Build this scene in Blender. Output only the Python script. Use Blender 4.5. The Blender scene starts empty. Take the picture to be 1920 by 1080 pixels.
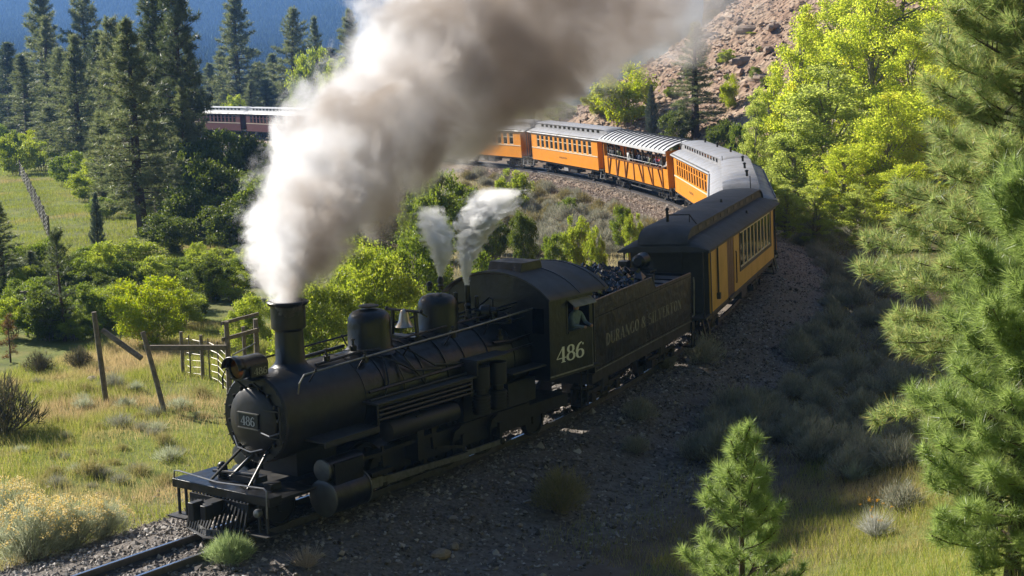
import bpy, bmesh, math, random
import numpy as np
from mathutils import Matrix, Vector

PI = math.pi
R = math.radians
rnd = random.Random(7)
rng = np.random.default_rng(11)
C = bpy.context.scene.collection
sc = bpy.context.scene

# ------------------------------------------------------------------ camera, sky, sun, exposure
F_PX, PITCH, CAM_H, ROLL = 2704.6, 9.839, 8.707, -0.547
cam = bpy.data.cameras.new('camera')
cam.sensor_width = 36.0
cam.lens = F_PX / 1920 * 36.0
cam.clip_start, cam.clip_end = 0.2, 20000
camo = bpy.data.objects.new('camera', cam)
C.objects.link(camo)
camo.matrix_world = Matrix.Translation((0, 0, CAM_H)) @ Matrix.Rotation(R(90 - PITCH), 4, 'X') @ Matrix.Rotation(R(ROLL), 4, 'Z')
sc.camera = camo

SUN_AZ = Vector((-0.80, 0.60, 0)).normalized()      # horizontal direction towards the sun
SUN_EL = R(30)
world = bpy.data.worlds.new('World')
sc.world = world
world.use_nodes = True
nt = world.node_tree
nt.nodes.clear()
sky = nt.nodes.new('ShaderNodeTexSky')
sky.sky_type = 'NISHITA'
sky.sun_disc = False
sky.sun_elevation = SUN_EL
sky.sun_rotation = math.atan2(SUN_AZ.x, SUN_AZ.y)
sky.altitude = 2500
sky.air_density = 0.75
sky.dust_density = 0.4
bg = nt.nodes.new('ShaderNodeBackground')
bg.inputs['Strength'].default_value = 0.05
wo = nt.nodes.new('ShaderNodeOutputWorld')
nt.links.new(sky.outputs[0], bg.inputs[0])
nt.links.new(bg.outputs[0], wo.inputs[0])

sun = bpy.data.lights.new('sun', 'SUN')
sun.energy = 5.0
sun.angle = R(0.53)
sun.color = (1.0, 0.93, 0.82)
suno = bpy.data.objects.new('sun', sun)
C.objects.link(suno)
sd = Vector((SUN_AZ.x * math.cos(SUN_EL), SUN_AZ.y * math.cos(SUN_EL), math.sin(SUN_EL)))
suno.rotation_euler = sd.to_track_quat('Z', 'Y').to_euler()
suno.location = (-60, 60, 80)

sc.view_settings.view_transform = 'Standard'
sc.view_settings.look = 'None'
sc.view_settings.exposure = 1.3
sc.view_settings.gamma = 1
sc.view_settings.use_curve_mapping = False
sc.render.engine = 'CYCLES'
sc.cycles.use_denoising = True
sc.cycles.max_bounces = 8
sc.cycles.diffuse_bounces = 3
sc.cycles.glossy_bounces = 2
sc.cycles.transmission_bounces = 4
sc.cycles.transparent_max_bounces = 8
sc.cycles.volume_bounces = 5
sc.cycles.volume_step_rate = 0.3
sc.cycles.volume_max_steps = 1024
sc.cycles.sample_clamp_indirect = 6
sc.cycles.caustics_reflective = False
sc.cycles.caustics_refractive = False

# ------------------------------------------------------------------ object helpers
def tag(o, label=None, cat=None, group=None, kind=None):
    if label: o['label'] = label
    if cat: o['category'] = cat
    if group: o['group'] = group
    if kind: o['kind'] = kind
    return o

def link(name, data, parent=None, mat=None):
    o = bpy.data.objects.new(name, data)
    C.objects.link(o)
    if parent is not None: o.parent = parent
    if mat is not None and data is not None and len(data.materials) == 0: data.materials.append(mat)
    return o

def thing(name, label, cat, group=None, mw=None):
    o = link(name, None)
    o.empty_display_size = 0.3
    if mw is not None: o.matrix_world = mw
    return tag(o, label, cat, group)

def copy_tree(o, parent=None):
    c = o.copy()
    C.objects.link(c)
    if parent is not None: c.parent = parent
    for ch in o.children: copy_tree(ch, c)
    return c

def np_mesh(name, V, faces, mat=None, smooth=False):
    """faces: list of (m,k) int arrays"""
    me = bpy.data.meshes.new(name)
    V = np.asarray(V, np.float32)
    me.vertices.add(len(V)); me.vertices.foreach_set('co', V.ravel())
    loops = np.concatenate([np.asarray(f, np.int32).ravel() for f in faces])
    tot = np.concatenate([np.full(len(f), f.shape[1], np.int32) for f in faces])
    st = np.concatenate([[0], np.cumsum(tot)[:-1]]).astype(np.int32)
    me.loops.add(len(loops)); me.loops.foreach_set('vertex_index', loops)
    me.polygons.add(len(tot)); me.polygons.foreach_set('loop_start', st); me.polygons.foreach_set('loop_total', tot)
    me.polygons.foreach_set('use_smooth', np.full(len(tot), smooth, bool))
    if mat is not None: me.materials.append(mat)
    me.update(calc_edges=True)
    return me

class G:
    """collects shapes into one mesh"""
    def __init__(s): s.v = []; s.f = []
    def add(s, vs, fs):
        b = len(s.v); s.v += [tuple(p) for p in vs]; s.f += [tuple(i + b for i in f) for f in fs]
        return s
    def box(s, x0, x1, y0, y1, z0, z1):
        return s.add([(x0,y0,z0),(x1,y0,z0),(x1,y1,z0),(x0,y1,z0),(x0,y0,z1),(x1,y0,z1),(x1,y1,z1),(x0,y1,z1)],
                     [(3,2,1,0),(4,5,6,7),(0,1,5,4),(1,2,6,5),(2,3,7,6),(3,0,4,7)])
    def bar(s, p0, p1, w, h, up=(0,0,1)):
        p0, p1 = Vector(p0), Vector(p1); d = (p1 - p0).normalized(); a = d.cross(Vector(up))
        if a.length < 1e-4: a = d.cross(Vector((1,0,0)))
        a.normalize(); b = a.cross(d)
        q = [p + a*w/2*i + b*h/2*j for p in (p0, p1) for i, j in ((-1,-1),(1,-1),(1,1),(-1,1))]
        return s.add(q, [(3,2,1,0),(4,5,6,7),(0,1,5,4),(1,2,6,5),(2,3,7,6),(3,0,4,7)])
    def rings(s, rs, cap0=True, cap1=True, closed=True):
        n = len(rs[0]); vs = [p for r in rs for p in r]; fs = []
        for i in range(len(rs) - 1):
            for j in range(n if closed else n - 1):
                k = (j + 1) % n
                fs.append((i*n+j, i*n+k, (i+1)*n+k, (i+1)*n+j))
        if cap0: fs.append(tuple(range(n))[::-1])
        if cap1: fs.append(tuple((len(rs)-1)*n + j for j in range(n)))
        return s.add(vs, fs)
    def lathe(s, o, ax, prof, n=24, cap0=True, cap1=True):
        o = Vector(o); ax = Vector(ax).normalized()
        a = ax.cross(Vector((0,0,1)) if abs(ax.z) < .9 else Vector((1,0,0))).normalized(); b = ax.cross(a)
        rs = [[o + ax*t + (a*math.cos(2*PI*j/n) + b*math.sin(2*PI*j/n))*r for j in range(n)] for t, r in prof]
        return s.rings(rs, cap0, cap1)
    def cyl(s, p0, p1, r0, r1=None, n=14):
        p0, p1 = Vector(p0), Vector(p1)
        return s.lathe(p0, p1 - p0, [(0, r0), ((p1-p0).length, r0 if r1 is None else r1)], n)
    def tube(s, pts, r, n=6):
        pts = [Vector(p) for p in pts]; rs = []; a = None
        for i, p in enumerate(pts):
            d = (pts[min(i+1, len(pts)-1)] - pts[max(i-1, 0)]).normalized()
            if a is None: a = d.cross(Vector((0,0,1)) if abs(d.z) < .9 else Vector((1,0,0)))
            a = (a - d*a.dot(d)).normalized(); b = d.cross(a)
            rr = r[i] if isinstance(r, (list, tuple)) else r
            rs.append([p + (a*math.cos(2*PI*j/n) + b*math.sin(2*PI*j/n))*rr for j in range(n)])
        return s.rings(rs)
    def prism(s, poly, vec):
        n = len(poly); v = Vector(vec)
        return s.rings([[Vector(p) for p in poly], [Vector(p) + v for p in poly]])
    def ball(s, c, r, n=10, sz=1.0):
        return s.lathe((c[0], c[1], c[2] - r*sz), (0,0,1), [(r*sz*(1-math.cos(PI*k/7)), max(1e-4, r*math.sin(PI*k/7))) for k in range(8)], n)
    def mesh(s, name, mat=None, angle=40):
        me = bpy.data.meshes.new(name)
        me.from_pydata(s.v, [], s.f)
        if mat is not None: me.materials.append(mat)
        if angle:
            me.shade_smooth(); me.set_sharp_from_angle(angle=R(angle))
        me.update()
        return me
    def build(s, name, mat, parent=None, angle=40, bevel=0):
        o = link(name, s.mesh(name, mat, angle), parent)
        if bevel:
            b = o.modifiers.new('edge_rounding', 'BEVEL'); b.width = bevel; b.segments = 2; b.limit_method = 'ANGLE'; b.angle_limit = R(40)
        return o

# ------------------------------------------------------------------ materials
MATS = {}
def mat(name, col, rough=.6, metal=0.0, var=.25, scale=6.0, dirt=None, dirt_amt=.5, dirt_scale=2.0, bump=0.0, bump_scale=40, spec=.5):
    """principled colour with noise variation, soft patches of dirt and fine relief"""
    if name in MATS: return MATS[name]
    m = bpy.data.materials.new(name); m.use_nodes = True; t = m.node_tree; N = t.nodes; L = t.links
    b = N['Principled BSDF']; b.inputs['Roughness'].default_value = rough; b.inputs['Metallic'].default_value = metal
    b.inputs['Specular IOR Level'].default_value = spec
    tc = N.new('ShaderNodeTexCoord')
    n1 = N.new('ShaderNodeTexNoise'); n1.inputs['Scale'].default_value = scale; n1.inputs['Detail'].default_value = 6
    L.new(tc.outputs['Object'], n1.inputs['Vector'])
    mr = N.new('ShaderNodeMapRange'); mr.inputs[1].default_value = .3; mr.inputs[2].default_value = .7
    mr.inputs[3].default_value = 1 - var; mr.inputs[4].default_value = 1 + var
    L.new(n1.outputs['Fac'], mr.inputs[0])
    mx = N.new('ShaderNodeMix'); mx.data_type = 'RGBA'; mx.blend_type = 'MULTIPLY'; mx.inputs[0].default_value = 1
    mx.inputs[6].default_value = (*col, 1); L.new(mr.outputs[0], mx.inputs[7])
    out = mx.outputs[2]
    if dirt:
        n2 = N.new('ShaderNodeTexNoise'); n2.inputs['Scale'].default_value = dirt_scale; n2.inputs['Detail'].default_value = 8; n2.inputs['Roughness'].default_value = .65
        L.new(tc.outputs['Object'], n2.inputs['Vector'])
        m2 = N.new('ShaderNodeMapRange'); m2.inputs[1].default_value = .45; m2.inputs[2].default_value = .75; m2.inputs[3].default_value = 0; m2.inputs[4].default_value = dirt_amt
        L.new(n2.outputs['Fac'], m2.inputs[0])
        x2 = N.new('ShaderNodeMix'); x2.data_type = 'RGBA'; L.new(m2.outputs[0], x2.inputs[0]); L.new(out, x2.inputs[6]); x2.inputs[7].default_value = (*dirt, 1)
        out = x2.outputs[2]
        m3 = N.new('ShaderNodeMath'); m3.operation = 'MULTIPLY_ADD'; L.new(m2.outputs[0], m3.inputs[0]); m3.inputs[1].default_value = .5; m3.inputs[2].default_value = rough
        m3.use_clamp = True; L.new(m3.outputs[0], b.inputs['Roughness'])
    L.new(out, b.inputs['Base Color'])
    if bump:
        nb = N.new('ShaderNodeTexNoise'); nb.inputs['Scale'].default_value = bump_scale; nb.inputs['Detail'].default_value = 5
        L.new(tc.outputs['Object'], nb.inputs['Vector'])
        bp = N.new('ShaderNodeBump'); bp.inputs['Strength'].default_value = bump; bp.inputs['Distance'].default_value = .05
        L.new(nb.outputs['Fac'], bp.inputs['Height']); L.new(bp.outputs[0], b.inputs['Normal'])
    MATS[name] = m
    return m

def leaf_mat(name, cols, trans=.45, rough=.55, patch=None, patch_scale=.35, val=1.9, spec=.35, p0=.6, p1=.72):
    """thin leaves: colour picked per leaf, diffuse plus light passing through"""
    m = bpy.data.materials.new(name); m.use_nodes = True; t = m.node_tree; N = t.nodes; L = t.links
    N.remove(N['Principled BSDF'])
    g = N.new('ShaderNodeNewGeometry')
    cr = N.new('ShaderNodeValToRGB'); e = cr.color_ramp.elements
    while len(e) < len(cols): e.new(.5)
    for i, c in enumerate(cols): e[i].position = i/(len(cols)-1); e[i].color = (*c, 1)
    L.new(g.outputs['Random Per Island'], cr.inputs[0])
    out = cr.outputs[0]
    if patch:
        tc = N.new('ShaderNodeTexCoord'); n = N.new('ShaderNodeTexNoise'); n.inputs['Scale'].default_value = patch_scale; n.inputs['Detail'].default_value = 3
        L.new(tc.outputs['Object'], n.inputs['Vector'])
        mr = N.new('ShaderNodeMapRange'); mr.inputs[1].default_value = p0; mr.inputs[2].default_value = p1; L.new(n.outputs['Fac'], mr.inputs[0])
        mx = N.new('ShaderNodeMix'); mx.data_type = 'RGBA'; L.new(mr.outputs[0], mx.inputs[0]); L.new(out, mx.inputs[6]); mx.inputs[7].default_value = (*patch, 1)
        out = mx.outputs[2]
    d = N.new('ShaderNodeBsdfPrincipled'); d.inputs['Roughness'].default_value = rough; d.inputs['Specular IOR Level'].default_value = spec
    tr = N.new('ShaderNodeBsdfTranslucent')
    ms = N.new('ShaderNodeMixShader'); ms.inputs[0].default_value = trans
    hs = N.new('ShaderNodeHueSaturation'); hs.inputs['Saturation'].default_value = 1.1; hs.inputs['Value'].default_value = val; hs.inputs['Hue'].default_value = .482
    L.new(out, hs.inputs['Color'])
    L.new(out, d.inputs['Base Color']); L.new(hs.outputs[0], tr.inputs[0])
    L.new(d.outputs[0], ms.inputs[1]); L.new(tr.outputs[0], ms.inputs[2]); L.new(ms.outputs[0], N['Material Output'].inputs[0])
    MATS[name] = m
    return m

def glass(name, col=(.6,.65,.65), rough=.05):
    m = bpy.data.materials.new(name); m.use_nodes = True; t = m.node_tree; N = t.nodes; L = t.links
    N.remove(N['Principled BSDF'])
    gl = N.new('ShaderNodeBsdfGlossy'); gl.inputs['Roughness'].default_value = rough
    tr = N.new('ShaderNodeBsdfTransparent'); tr.inputs[0].default_value = (*col, 1)
    fr = N.new('ShaderNodeFresnel'); ms = N.new('ShaderNodeMixShader')
    L.new(fr.outputs[0], ms.inputs[0]); L.new(tr.outputs[0], ms.inputs[1]); L.new(gl.outputs[0], ms.inputs[2]); L.new(ms.outputs[0], N['Material Output'].inputs[0])
    MATS[name] = m
    return m

BLACK = mat('engine_black', (.0055,.0055,.006), .32, 0, .3, 5, dirt=(.015,.014,.013), dirt_amt=.55, dirt_scale=1.6, bump=.35, bump_scale=5)
BLACK2 = mat('running_gear_black', (.008,.0075,.007), .5, 0, .3, 8, dirt=(.03,.025,.02), dirt_amt=.6, dirt_scale=3)
SMOKEBOX = mat('smokebox_graphite', (.022,.022,.024), .4, .3, .3, 6, dirt=(.07,.06,.045), dirt_amt=.5, dirt_scale=2.2)
STEEL = mat('worn_steel', (.22,.22,.22), .38, .8, .25, 12, dirt=(.08,.07,.06), dirt_amt=.6)
COVER = mat('cylinder_cover_grey', (.13,.135,.14), .4, .5, .2, 8, dirt=(.05,.05,.05), dirt_amt=.5)
RAILTOP = mat('rail_steel', (.12,.115,.12), .42, .6, .2, 10, dirt=(.07,.045,.03), dirt_amt=.5)
ROOFBLK = mat('black_roof_canvas', (.045,.045,.047), .7, 0, .25, 3, dirt=(.09,.085,.08), dirt_amt=.5, dirt_scale=1.2, bump=.15, bump_scale=30)
ROOFGRY = mat('grey_roof_paint', (.27,.27,.28), .5, 0, .12, 4, dirt=(.13,.12,.12), dirt_amt=.6, dirt_scale=1.5, bump=.1)
SILVER = mat('silver_roof_paint', (.55,.56,.57), .5, 0, .1, 4, dirt=(.25,.24,.23), dirt_amt=.6, dirt_scale=1.8)
ORANGE = mat('orange_coach_paint', (.74,.27,.012), .4, 0, .06, 3, dirt=(.42,.17,.03), dirt_amt=.3, dirt_scale=1.5)
YELLOW = mat('yellow_baggage_paint', (.62,.33,.03), .45, 0, .1, 3, dirt=(.30,.18,.05), dirt_amt=.45, dirt_scale=1.5)
MAROON = mat('maroon_coach_paint', (.09,.016,.014), .4, 0, .1, 3, dirt=(.16,.07,.06), dirt_amt=.3)
DKGREEN = mat('dark_trim', (.035,.032,.022), .55, 0, .2, 6)
BROWN = mat('brown_door_wood', (.13,.055,.02), .5, 0, .25, 8)
CREAM = mat('cream_trim', (.62,.55,.42), .5, 0, .1, 6)
WHITE = mat('white_lettering', (.72,.72,.70), .6, 0, .08, 8)
LETTER = mat('faded_lettering', (.20,.19,.165), .6, 0, .45, 9)
PRINT = mat('dark_lettering', (.12,.06,.02), .6)
INTER = mat('coach_interior', (.06,.04,.025), .7)
AMBER = mat('headlight_amber', (.75,.36,.08), .18, .7, .2, 10)
BRASS = mat('bell_brass', (.55,.47,.36), .3, .8, .1)
COAL = mat('coal', (.012,.012,.013), .22, 0, .4, 20, spec=.8)
WOOD = mat('weathered_wood', (.20,.165,.125), .85, 0, .35, 9, dirt=(.10,.085,.07), dirt_amt=.6, bump=.3)
SLEEPER = mat('sleeper_wood', (.07,.055,.045), .9, 0, .35, 9, bump=.3)
WIRE = mat('fence_wire', (.22,.21,.20), .5, .6)
BARK = mat('pine_bark', (.075,.05,.036), .9, 0, .4, 10, bump=.4, bump_scale=20)
PALEBARK = mat('pale_bark', (.26,.235,.20), .85, 0, .35, 8, dirt=(.08,.07,.06), dirt_amt=.6)
TWIG = mat('dry_twigs', (.24,.20,.16), .85, 0, .3, 10)
ROCK = mat('tan_rock', (.29,.23,.17), .85, 0, .3, 4, dirt=(.16,.12,.09), dirt_amt=.6, bump=.4, bump_scale=12)
REDROCK = mat('red_talus_rock', (.30,.22,.165), .88, 0, .35, 1.5, dirt=(.38,.29,.23), dirt_amt=.7, dirt_scale=.8, bump=.4, bump_scale=6)
DUSTY = mat('dusty_black_plate', (.022,.021,.02), .55, 0, .3, 6, dirt=(.07,.062,.052), dirt_amt=.6, dirt_scale=3)
GLASS = glass('coach_glass')
SKIN = mat('skin', (.42,.24,.17), .55, 0, .1)
# ------------------------------------------------------------------ the line of the railway
# every vehicle: front x, y, heading of its rear (deg from +y to +x), bank, metres from the pilot
POSE = dict(
    loco=(-5.205, 24.693, 36.746, 1.73, 0), tender=(.865, 33.232, 25.2, 1.56, 10.4),
    baggage=(4.643, 41.027, 18.539, 2.685, 18.8), c5=(8.966, 54.323, 7.904, 4.6, 32.8),
    c4=(10.884, 68.803, -1.193, 4.24, 46.6), g1=(10.349, 83.183, -12.136, 4.9, 60.5),
    c3=(7.131, 97.626, -19.236, 3.9, 74.5), c2=(1.947, 111.364, -30.643, 3.83, 88.6),
    c1=(-5.51, 123.95, -25.2, 3.0, 103.2), c0=(-11.4, 136.85, -24.0, 2.5, 117.4), g2=(-17.1, 149.75, -24.2, 2.2, 131.6),
    m1=(-22.878, 162.658, -35.478, 1.9, 145.6), m2=(-31.37, 174.57, -40.0, 1.9, 160.2))
def grade_z(S): return -0.014*min(S, 88.6) - 0.023*max(0.0, S - 88.6)
def pose_matrix(k):
    x, y, t, b, S = POSE[k]
    g = .014 if S < 88 else .023
    return Matrix.Translation((x, y, grade_z(S))) @ Matrix.Rotation(-R(t), 4, 'Z') @ Matrix.Rotation(-g, 4, 'X') @ Matrix.Rotation(-R(b), 4, 'Y')
def track_pts():
    P = []
    def on(k, s):
        x, y, t, b, S = POSE[k]; P.append((x + math.sin(R(t))*s, y + math.cos(R(t))*s, grade_z(S) - (.014 if S < 88 else .023)*s, b))
    for s in (-26, -18, -12, -6, -1, 4, 8.5): on('loco', s)
    for s in (2., 5.6): on('tender', s)
    for k in ('baggage', 'c5', 'c4', 'g1', 'c3', 'c2', 'c1', 'c0', 'g2', 'm1', 'm2'):
        for s in (2., 11.): on(k, s)
    for s in (20, 32, 46): on('m2', s)
    P = np.array(P)
    for _ in range(2):                                   # light smoothing of the joints
        Q = P.copy(); Q[1:-1] = .5*P[1:-1] + .25*(P[:-2] + P[2:]); P = Q if _ else P
    out = []
    for i in range(len(P) - 1):                           # Catmull-Rom
        p0, p1, p2, p3 = P[max(i-1, 0)], P[i], P[i+1], P[min(i+2, len(P)-1)]
        n = max(2, int(np.linalg.norm(p2[:2] - p1[:2])/.4))
        for u in np.arange(n)/n:
            out.append(.5*((2*p1) + (-p0+p2)*u + (2*p0-5*p1+4*p2-p3)*u*u + (-p0+3*p1-3*p2+p3)*u**3))
    return np.array(out)
TR = track_pts()
TD = np.gradient(TR[:, :2], axis=0); TD /= np.linalg.norm(TD, axis=1)[:, None]
TS = np.concatenate([[0], np.cumsum(np.linalg.norm(np.diff(TR[:, :2], axis=0), axis=1))]); TS -= 26
def track_near(x, y):
    x = np.atleast_1d(np.asarray(x, float)); y = np.atleast_1d(np.asarray(y, float))
    W = np.empty(len(x)); S = np.empty(len(x)); Z = np.empty(len(x))
    for a in range(0, len(x), 20000):
        dx = x[a:a+20000, None] - TR[None, :, 0]; dy = y[a:a+20000, None] - TR[None, :, 1]
        k = np.argmin(dx*dx + dy*dy, axis=1); i = np.arange(len(k))
        d = np.sqrt((dx*dx + dy*dy)[i, k]); side = dx[i, k]*TD[k, 1] - dy[i, k]*TD[k, 0]
        W[a:a+20000] = np.sign(side)*d; S[a:a+20000] = TS[k]; Z[a:a+20000] = TR[k, 2]
    return W, S, Z
# value noise
_perm = np.random.default_rng(5).random((256, 256))
def vnoise(x, y):
    xi = np.floor(x).astype(int); yi = np.floor(y).astype(int); fx = x - xi; fy = y - yi
    fx = fx*fx*(3-2*fx); fy = fy*fy*(3-2*fy); p = lambda a, b: _perm[a % 256, b % 256]
    return (p(xi, yi)*(1-fx)+p(xi+1, yi)*fx)*(1-fy) + (p(xi, yi+1)*(1-fx)+p(xi+1, yi+1)*fx)*fy
def fbm(x, y, o=4):
    s = 0; a = .5
    for k in range(o): s = s + a*(vnoise(x + 17.3*k, y - 9.1*k) - .5); x = x*2.03; y = y*2.03; a *= .5
    return s
def sstep(a, b, x): t = np.clip((x-a)/(b-a), 0, 1); return t*t*(3-2*t)

def terrain(x, y):
    """height of the ground; also lateral distance from the track and the talus weight"""
    x = np.atleast_1d(np.asarray(x, float)); y = np.atleast_1d(np.asarray(y, float))
    W, S, Z = track_near(x, y)
    aw = np.abs(W)
    base = Z - .42 - .25*sstep(1.9, 3.6, aw)
    # outer side near the camera: bank rising to the hill the photograph was taken from
    k = np.clip(W - 5, 0, None)
    near = .03*k + np.where(k < 16, .034*k*k, .034*256 + 1.0*(k-16))
    near = np.where(k < 17, near, np.minimum(near, 10 + .75*(k - 16)))
    near = np.minimum(near, 75 + .2*k)  # unseen upper hill behind the camera, raised to block sky light
    # outer side on the bend: flat under the cottonwoods, then the rocky hill
    f0 = 15.5 - 11*sstep(62, 82, S)
    kk = np.clip(W - f0, 0, None)
    far = .02*np.clip(W - 3, 0, None) + .62*kk + .5*np.clip(kk - 26, 0, 14)
    far = far*(1 - .93*sstep(96, 132, S))
    m = sstep(24, 46, S)
    out = near*(1-m) + far*m
    # inner side: meadow and river flat
    q = np.clip(-W - 3, 0, None)
    inn = -.022*np.minimum(q, 45) - 1.2*sstep(30, 90, q) - 4*sstep(120, 260, q)
    h = base + np.where(W > 0, out, inn)
    damp = sstep(2.2, 5, aw)
    h = h + damp*(.35*fbm(x*.22, y*.22, 5) + .14*fbm(x*1.1, y*1.1, 3))
    talus = np.where(W > 0, m*sstep(0, 3, kk)*(1 - sstep(96, 125, S)), 0)
    h = h + talus*(2.4*fbm(x*.13, y*.13, 4) + .9*fbm(x*.6+3, y*.6, 3))
    d = np.hypot(x, y)
    h = h - 42*sstep(190, 520, d)*sstep(70, -10, x)*sstep(0, 60, y)      # the valley falls away towards the river
    return h, W, S, talus
def hgt(x, y): return float(terrain([x], [y])[0][0])

_cp, _sp, _cr, _sr = math.cos(R(PITCH)), math.sin(R(PITCH)), math.cos(R(ROLL)), math.sin(R(ROLL))
def ray(px, py):
    dx, dy = px - 960, py - 540
    a = dx*_cr + dy*_sr; b = -dx*_sr + dy*_cr; u = -b/F_PX
    return np.array([a/F_PX, _cp + u*_sp, u*_cp - _sp])
def spot(px, py):
    """where the sight line meets the ground"""
    d = ray(px, py); k = np.concatenate([np.arange(6, 60, .1), np.arange(60, 400, .4)])
    x, y, z = d[0]*k, d[1]*k, CAM_H + d[2]*k
    h = terrain(x, y)[0]; i = np.argmax(z < h) if (z < h).any() else len(k) - 1
    return float(x[i]), float(y[i]), float(h[i])
def z_over(py, px, y):
    d = ray(px, py); return CAM_H + d[2]*y/d[1]

# ------------------------------------------------------------------ ground
def axis(lo, a, b, hi, step):
    mid = list(np.arange(a, b, step)); l = []; v, s = a, step
    while v > lo: s *= 1.13; v -= s; l.append(v)
    r = []; v, s = b, step
    while v < hi: s *= 1.13; r.append(v); v += s
    return np.array(l[::-1] + mid + r)
def ground_mat():
    m = bpy.data.materials.new('ground_soil_and_turf'); m.use_nodes = True; t = m.node_tree; N = t.nodes; L = t.links
    b = N['Principled BSDF']; b.inputs['Roughness'].default_value = .95; b.inputs['Specular IOR Level'].default_value = .15
    tc = N.new('ShaderNodeTexCoord')
    def noise(s, d=6, r=.6):
        n = N.new('ShaderNodeTexNoise'); n.inputs['Scale'].default_value = s; n.inputs['Detail'].default_value = d; n.inputs['Roughness'].default_value = r
        L.new(tc.outputs['Object'], n.inputs['Vector']); return n.outputs['Fac']
    def ramp(f, *cs):
        c = N.new('ShaderNodeValToRGB'); e = c.color_ramp.elements
        while len(e) < len(cs): e.new(.5)
        for i, (p, col) in enumerate(cs): e[i].position = p; e[i].color = (*col, 1)
        L.new(f, c.inputs[0]); return c.outputs[0]
    def mix(f, a, bb):
        x = N.new('ShaderNodeMix'); x.data_type = 'RGBA'; L.new(f, x.inputs[0]); L.new(a, x.inputs[6]); L.new(bb, x.inputs[7]); return x.outputs[2]
    def attr(n):
        a = N.new('ShaderNodeAttribute'); a.attribute_name = n; return a.outputs['Fac']
    soil = ramp(noise(1.3), (.3, (.085,.06,.044)), (.55, (.15,.11,.08)), (.75, (.22,.17,.125)))
    grass = ramp(noise(.9, 8, .7), (.3, (.06,.10,.014)), (.48, (.14,.19,.025)), (.62, (.22,.23,.05)), (.75, (.28,.24,.10)))
    dirt = ramp(noise(6, 8), (.35, (.10,.085,.075)), (.6, (.20,.175,.15)))
    col = mix(attr('grass'), soil, grass)
    col = mix(attr('gravel'), col, dirt)
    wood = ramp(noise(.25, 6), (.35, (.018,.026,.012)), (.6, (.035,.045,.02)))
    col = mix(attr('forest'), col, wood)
    L.new(col, b.inputs['Base Color'])
    bp = N.new('ShaderNodeBump'); bp.inputs['Strength'].default_value = .5; bp.inputs['Distance'].default_value = .08
    L.new(noise(9, 8, .7), bp.inputs['Height']); L.new(bp.outputs[0], b.inputs['Normal'])
    return m
def talus_mat():
    m = bpy.data.materials.new('talus_slope'); m.use_nodes = True; t = m.node_tree; N = t.nodes; L = t.links
    b = N['Principled BSDF']; b.inputs['Roughness'].default_value = .95; b.inputs['Specular IOR Level'].default_value = .15
    tc = N.new('ShaderNodeTexCoord')
    n = N.new('ShaderNodeTexNoise'); n.inputs['Scale'].default_value = .5; n.inputs['Detail'].default_value = 9; n.inputs['Roughness'].default_value = .68
    L.new(tc.outputs['Object'], n.inputs['Vector'])
    c = N.new('ShaderNodeValToRGB'); e = c.color_ramp.elements; e.new(.5); e.new(.6)
    for i, (p, col) in enumerate(((.3, (.16,.10,.07)), (.45, (.27,.18,.125)), (.58, (.33,.24,.17)), (.72, (.41,.33,.255)))): e[i].position = p; e[i].color = (*col, 1)
    L.new(n.outputs['Fac'], c.inputs[0]); L.new(c.outputs[0], b.inputs['Base Color'])
    v = N.new('ShaderNodeTexVoronoi'); v.inputs['Scale'].default_value = 2.2; L.new(tc.outputs['Object'], v.inputs['Vector'])
    bp = N.new('ShaderNodeBump'); bp.inputs['Strength'].default_value = .8; bp.inputs['Distance'].default_value = .25
    L.new(v.outputs['Distance'], bp.inputs['Height']); L.new(bp.outputs[0], b.inputs['Normal'])
    return m
gx, gy = axis(-900, -34, 30, 700, .5), axis(-60, 2, 132, 1500, .5)
X, Y = np.meshgrid(gx, gy); nx, ny = len(gx), len(gy)
H_, W_, S_, TA_ = terrain(X.ravel(), Y.ravel())
V = np.stack([X.ravel(), Y.ravel(), H_], 1)
i, j = np.meshgrid(np.arange(nx-1), np.arange(ny-1)); a = (j*nx + i).ravel()
Q = np.stack([a, a+1, a+nx+1, a+nx], 1)
tq = TA_[Q].mean(1) > .5
GRASS = np.clip(sstep(-2.4, -3.8, W_) * np.clip(1.15 - sstep(24, 40, S_)*sstep(-40, -6, W_)*.9, 0, 1) + sstep(7.5, 11, W_)*(1-sstep(30, 50, S_)) + .6*sstep(5, 9, W_)*sstep(40, 60, S_), 0, 1)
GRASS = np.clip(GRASS * (.72 + .9*fbm(X.ravel()*.35, Y.ravel()*.35, 3)), 0, 1)
GRAV = (1 - sstep(2.8, 4.6, np.abs(W_) - .9*(W_ > 0) + 2.2*fbm(X.ravel()*.5, Y.ravel()*.5, 3)))
FOREST_AND_DIM_HILL = sstep(20, 26, W_)*(1 - sstep(40, 60, S_)) + sstep(-60, -110, W_)*sstep(150, 220, np.hypot(X.ravel(), Y.ravel()))  # first term: unseen hill behind the camera, darkened to bounce little light
FOREST_AND_DIM_HILL = np.clip(np.maximum(FOREST_AND_DIM_HILL, sstep(215, 300, np.hypot(X.ravel(), Y.ravel()))), 0, 1)
def sub(name, faces, m):
    used = np.unique(faces); mp = -np.ones(len(V), int); mp[used] = np.arange(len(used))
    me = np_mesh(name, V[used], [mp[faces]], m, True)
    for nm, arr in (('grass', GRASS), ('gravel', GRAV), ('forest', FOREST_AND_DIM_HILL)):
        at = me.attributes.new(nm, 'FLOAT', 'POINT'); at.data.foreach_set('value', arr[used].astype(np.float32))
    return tag(link(name, me), kind='structure')
sub('ground', Q[~tq], ground_mat())
sub('rocky_slope', Q[tq], talus_mat())

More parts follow.
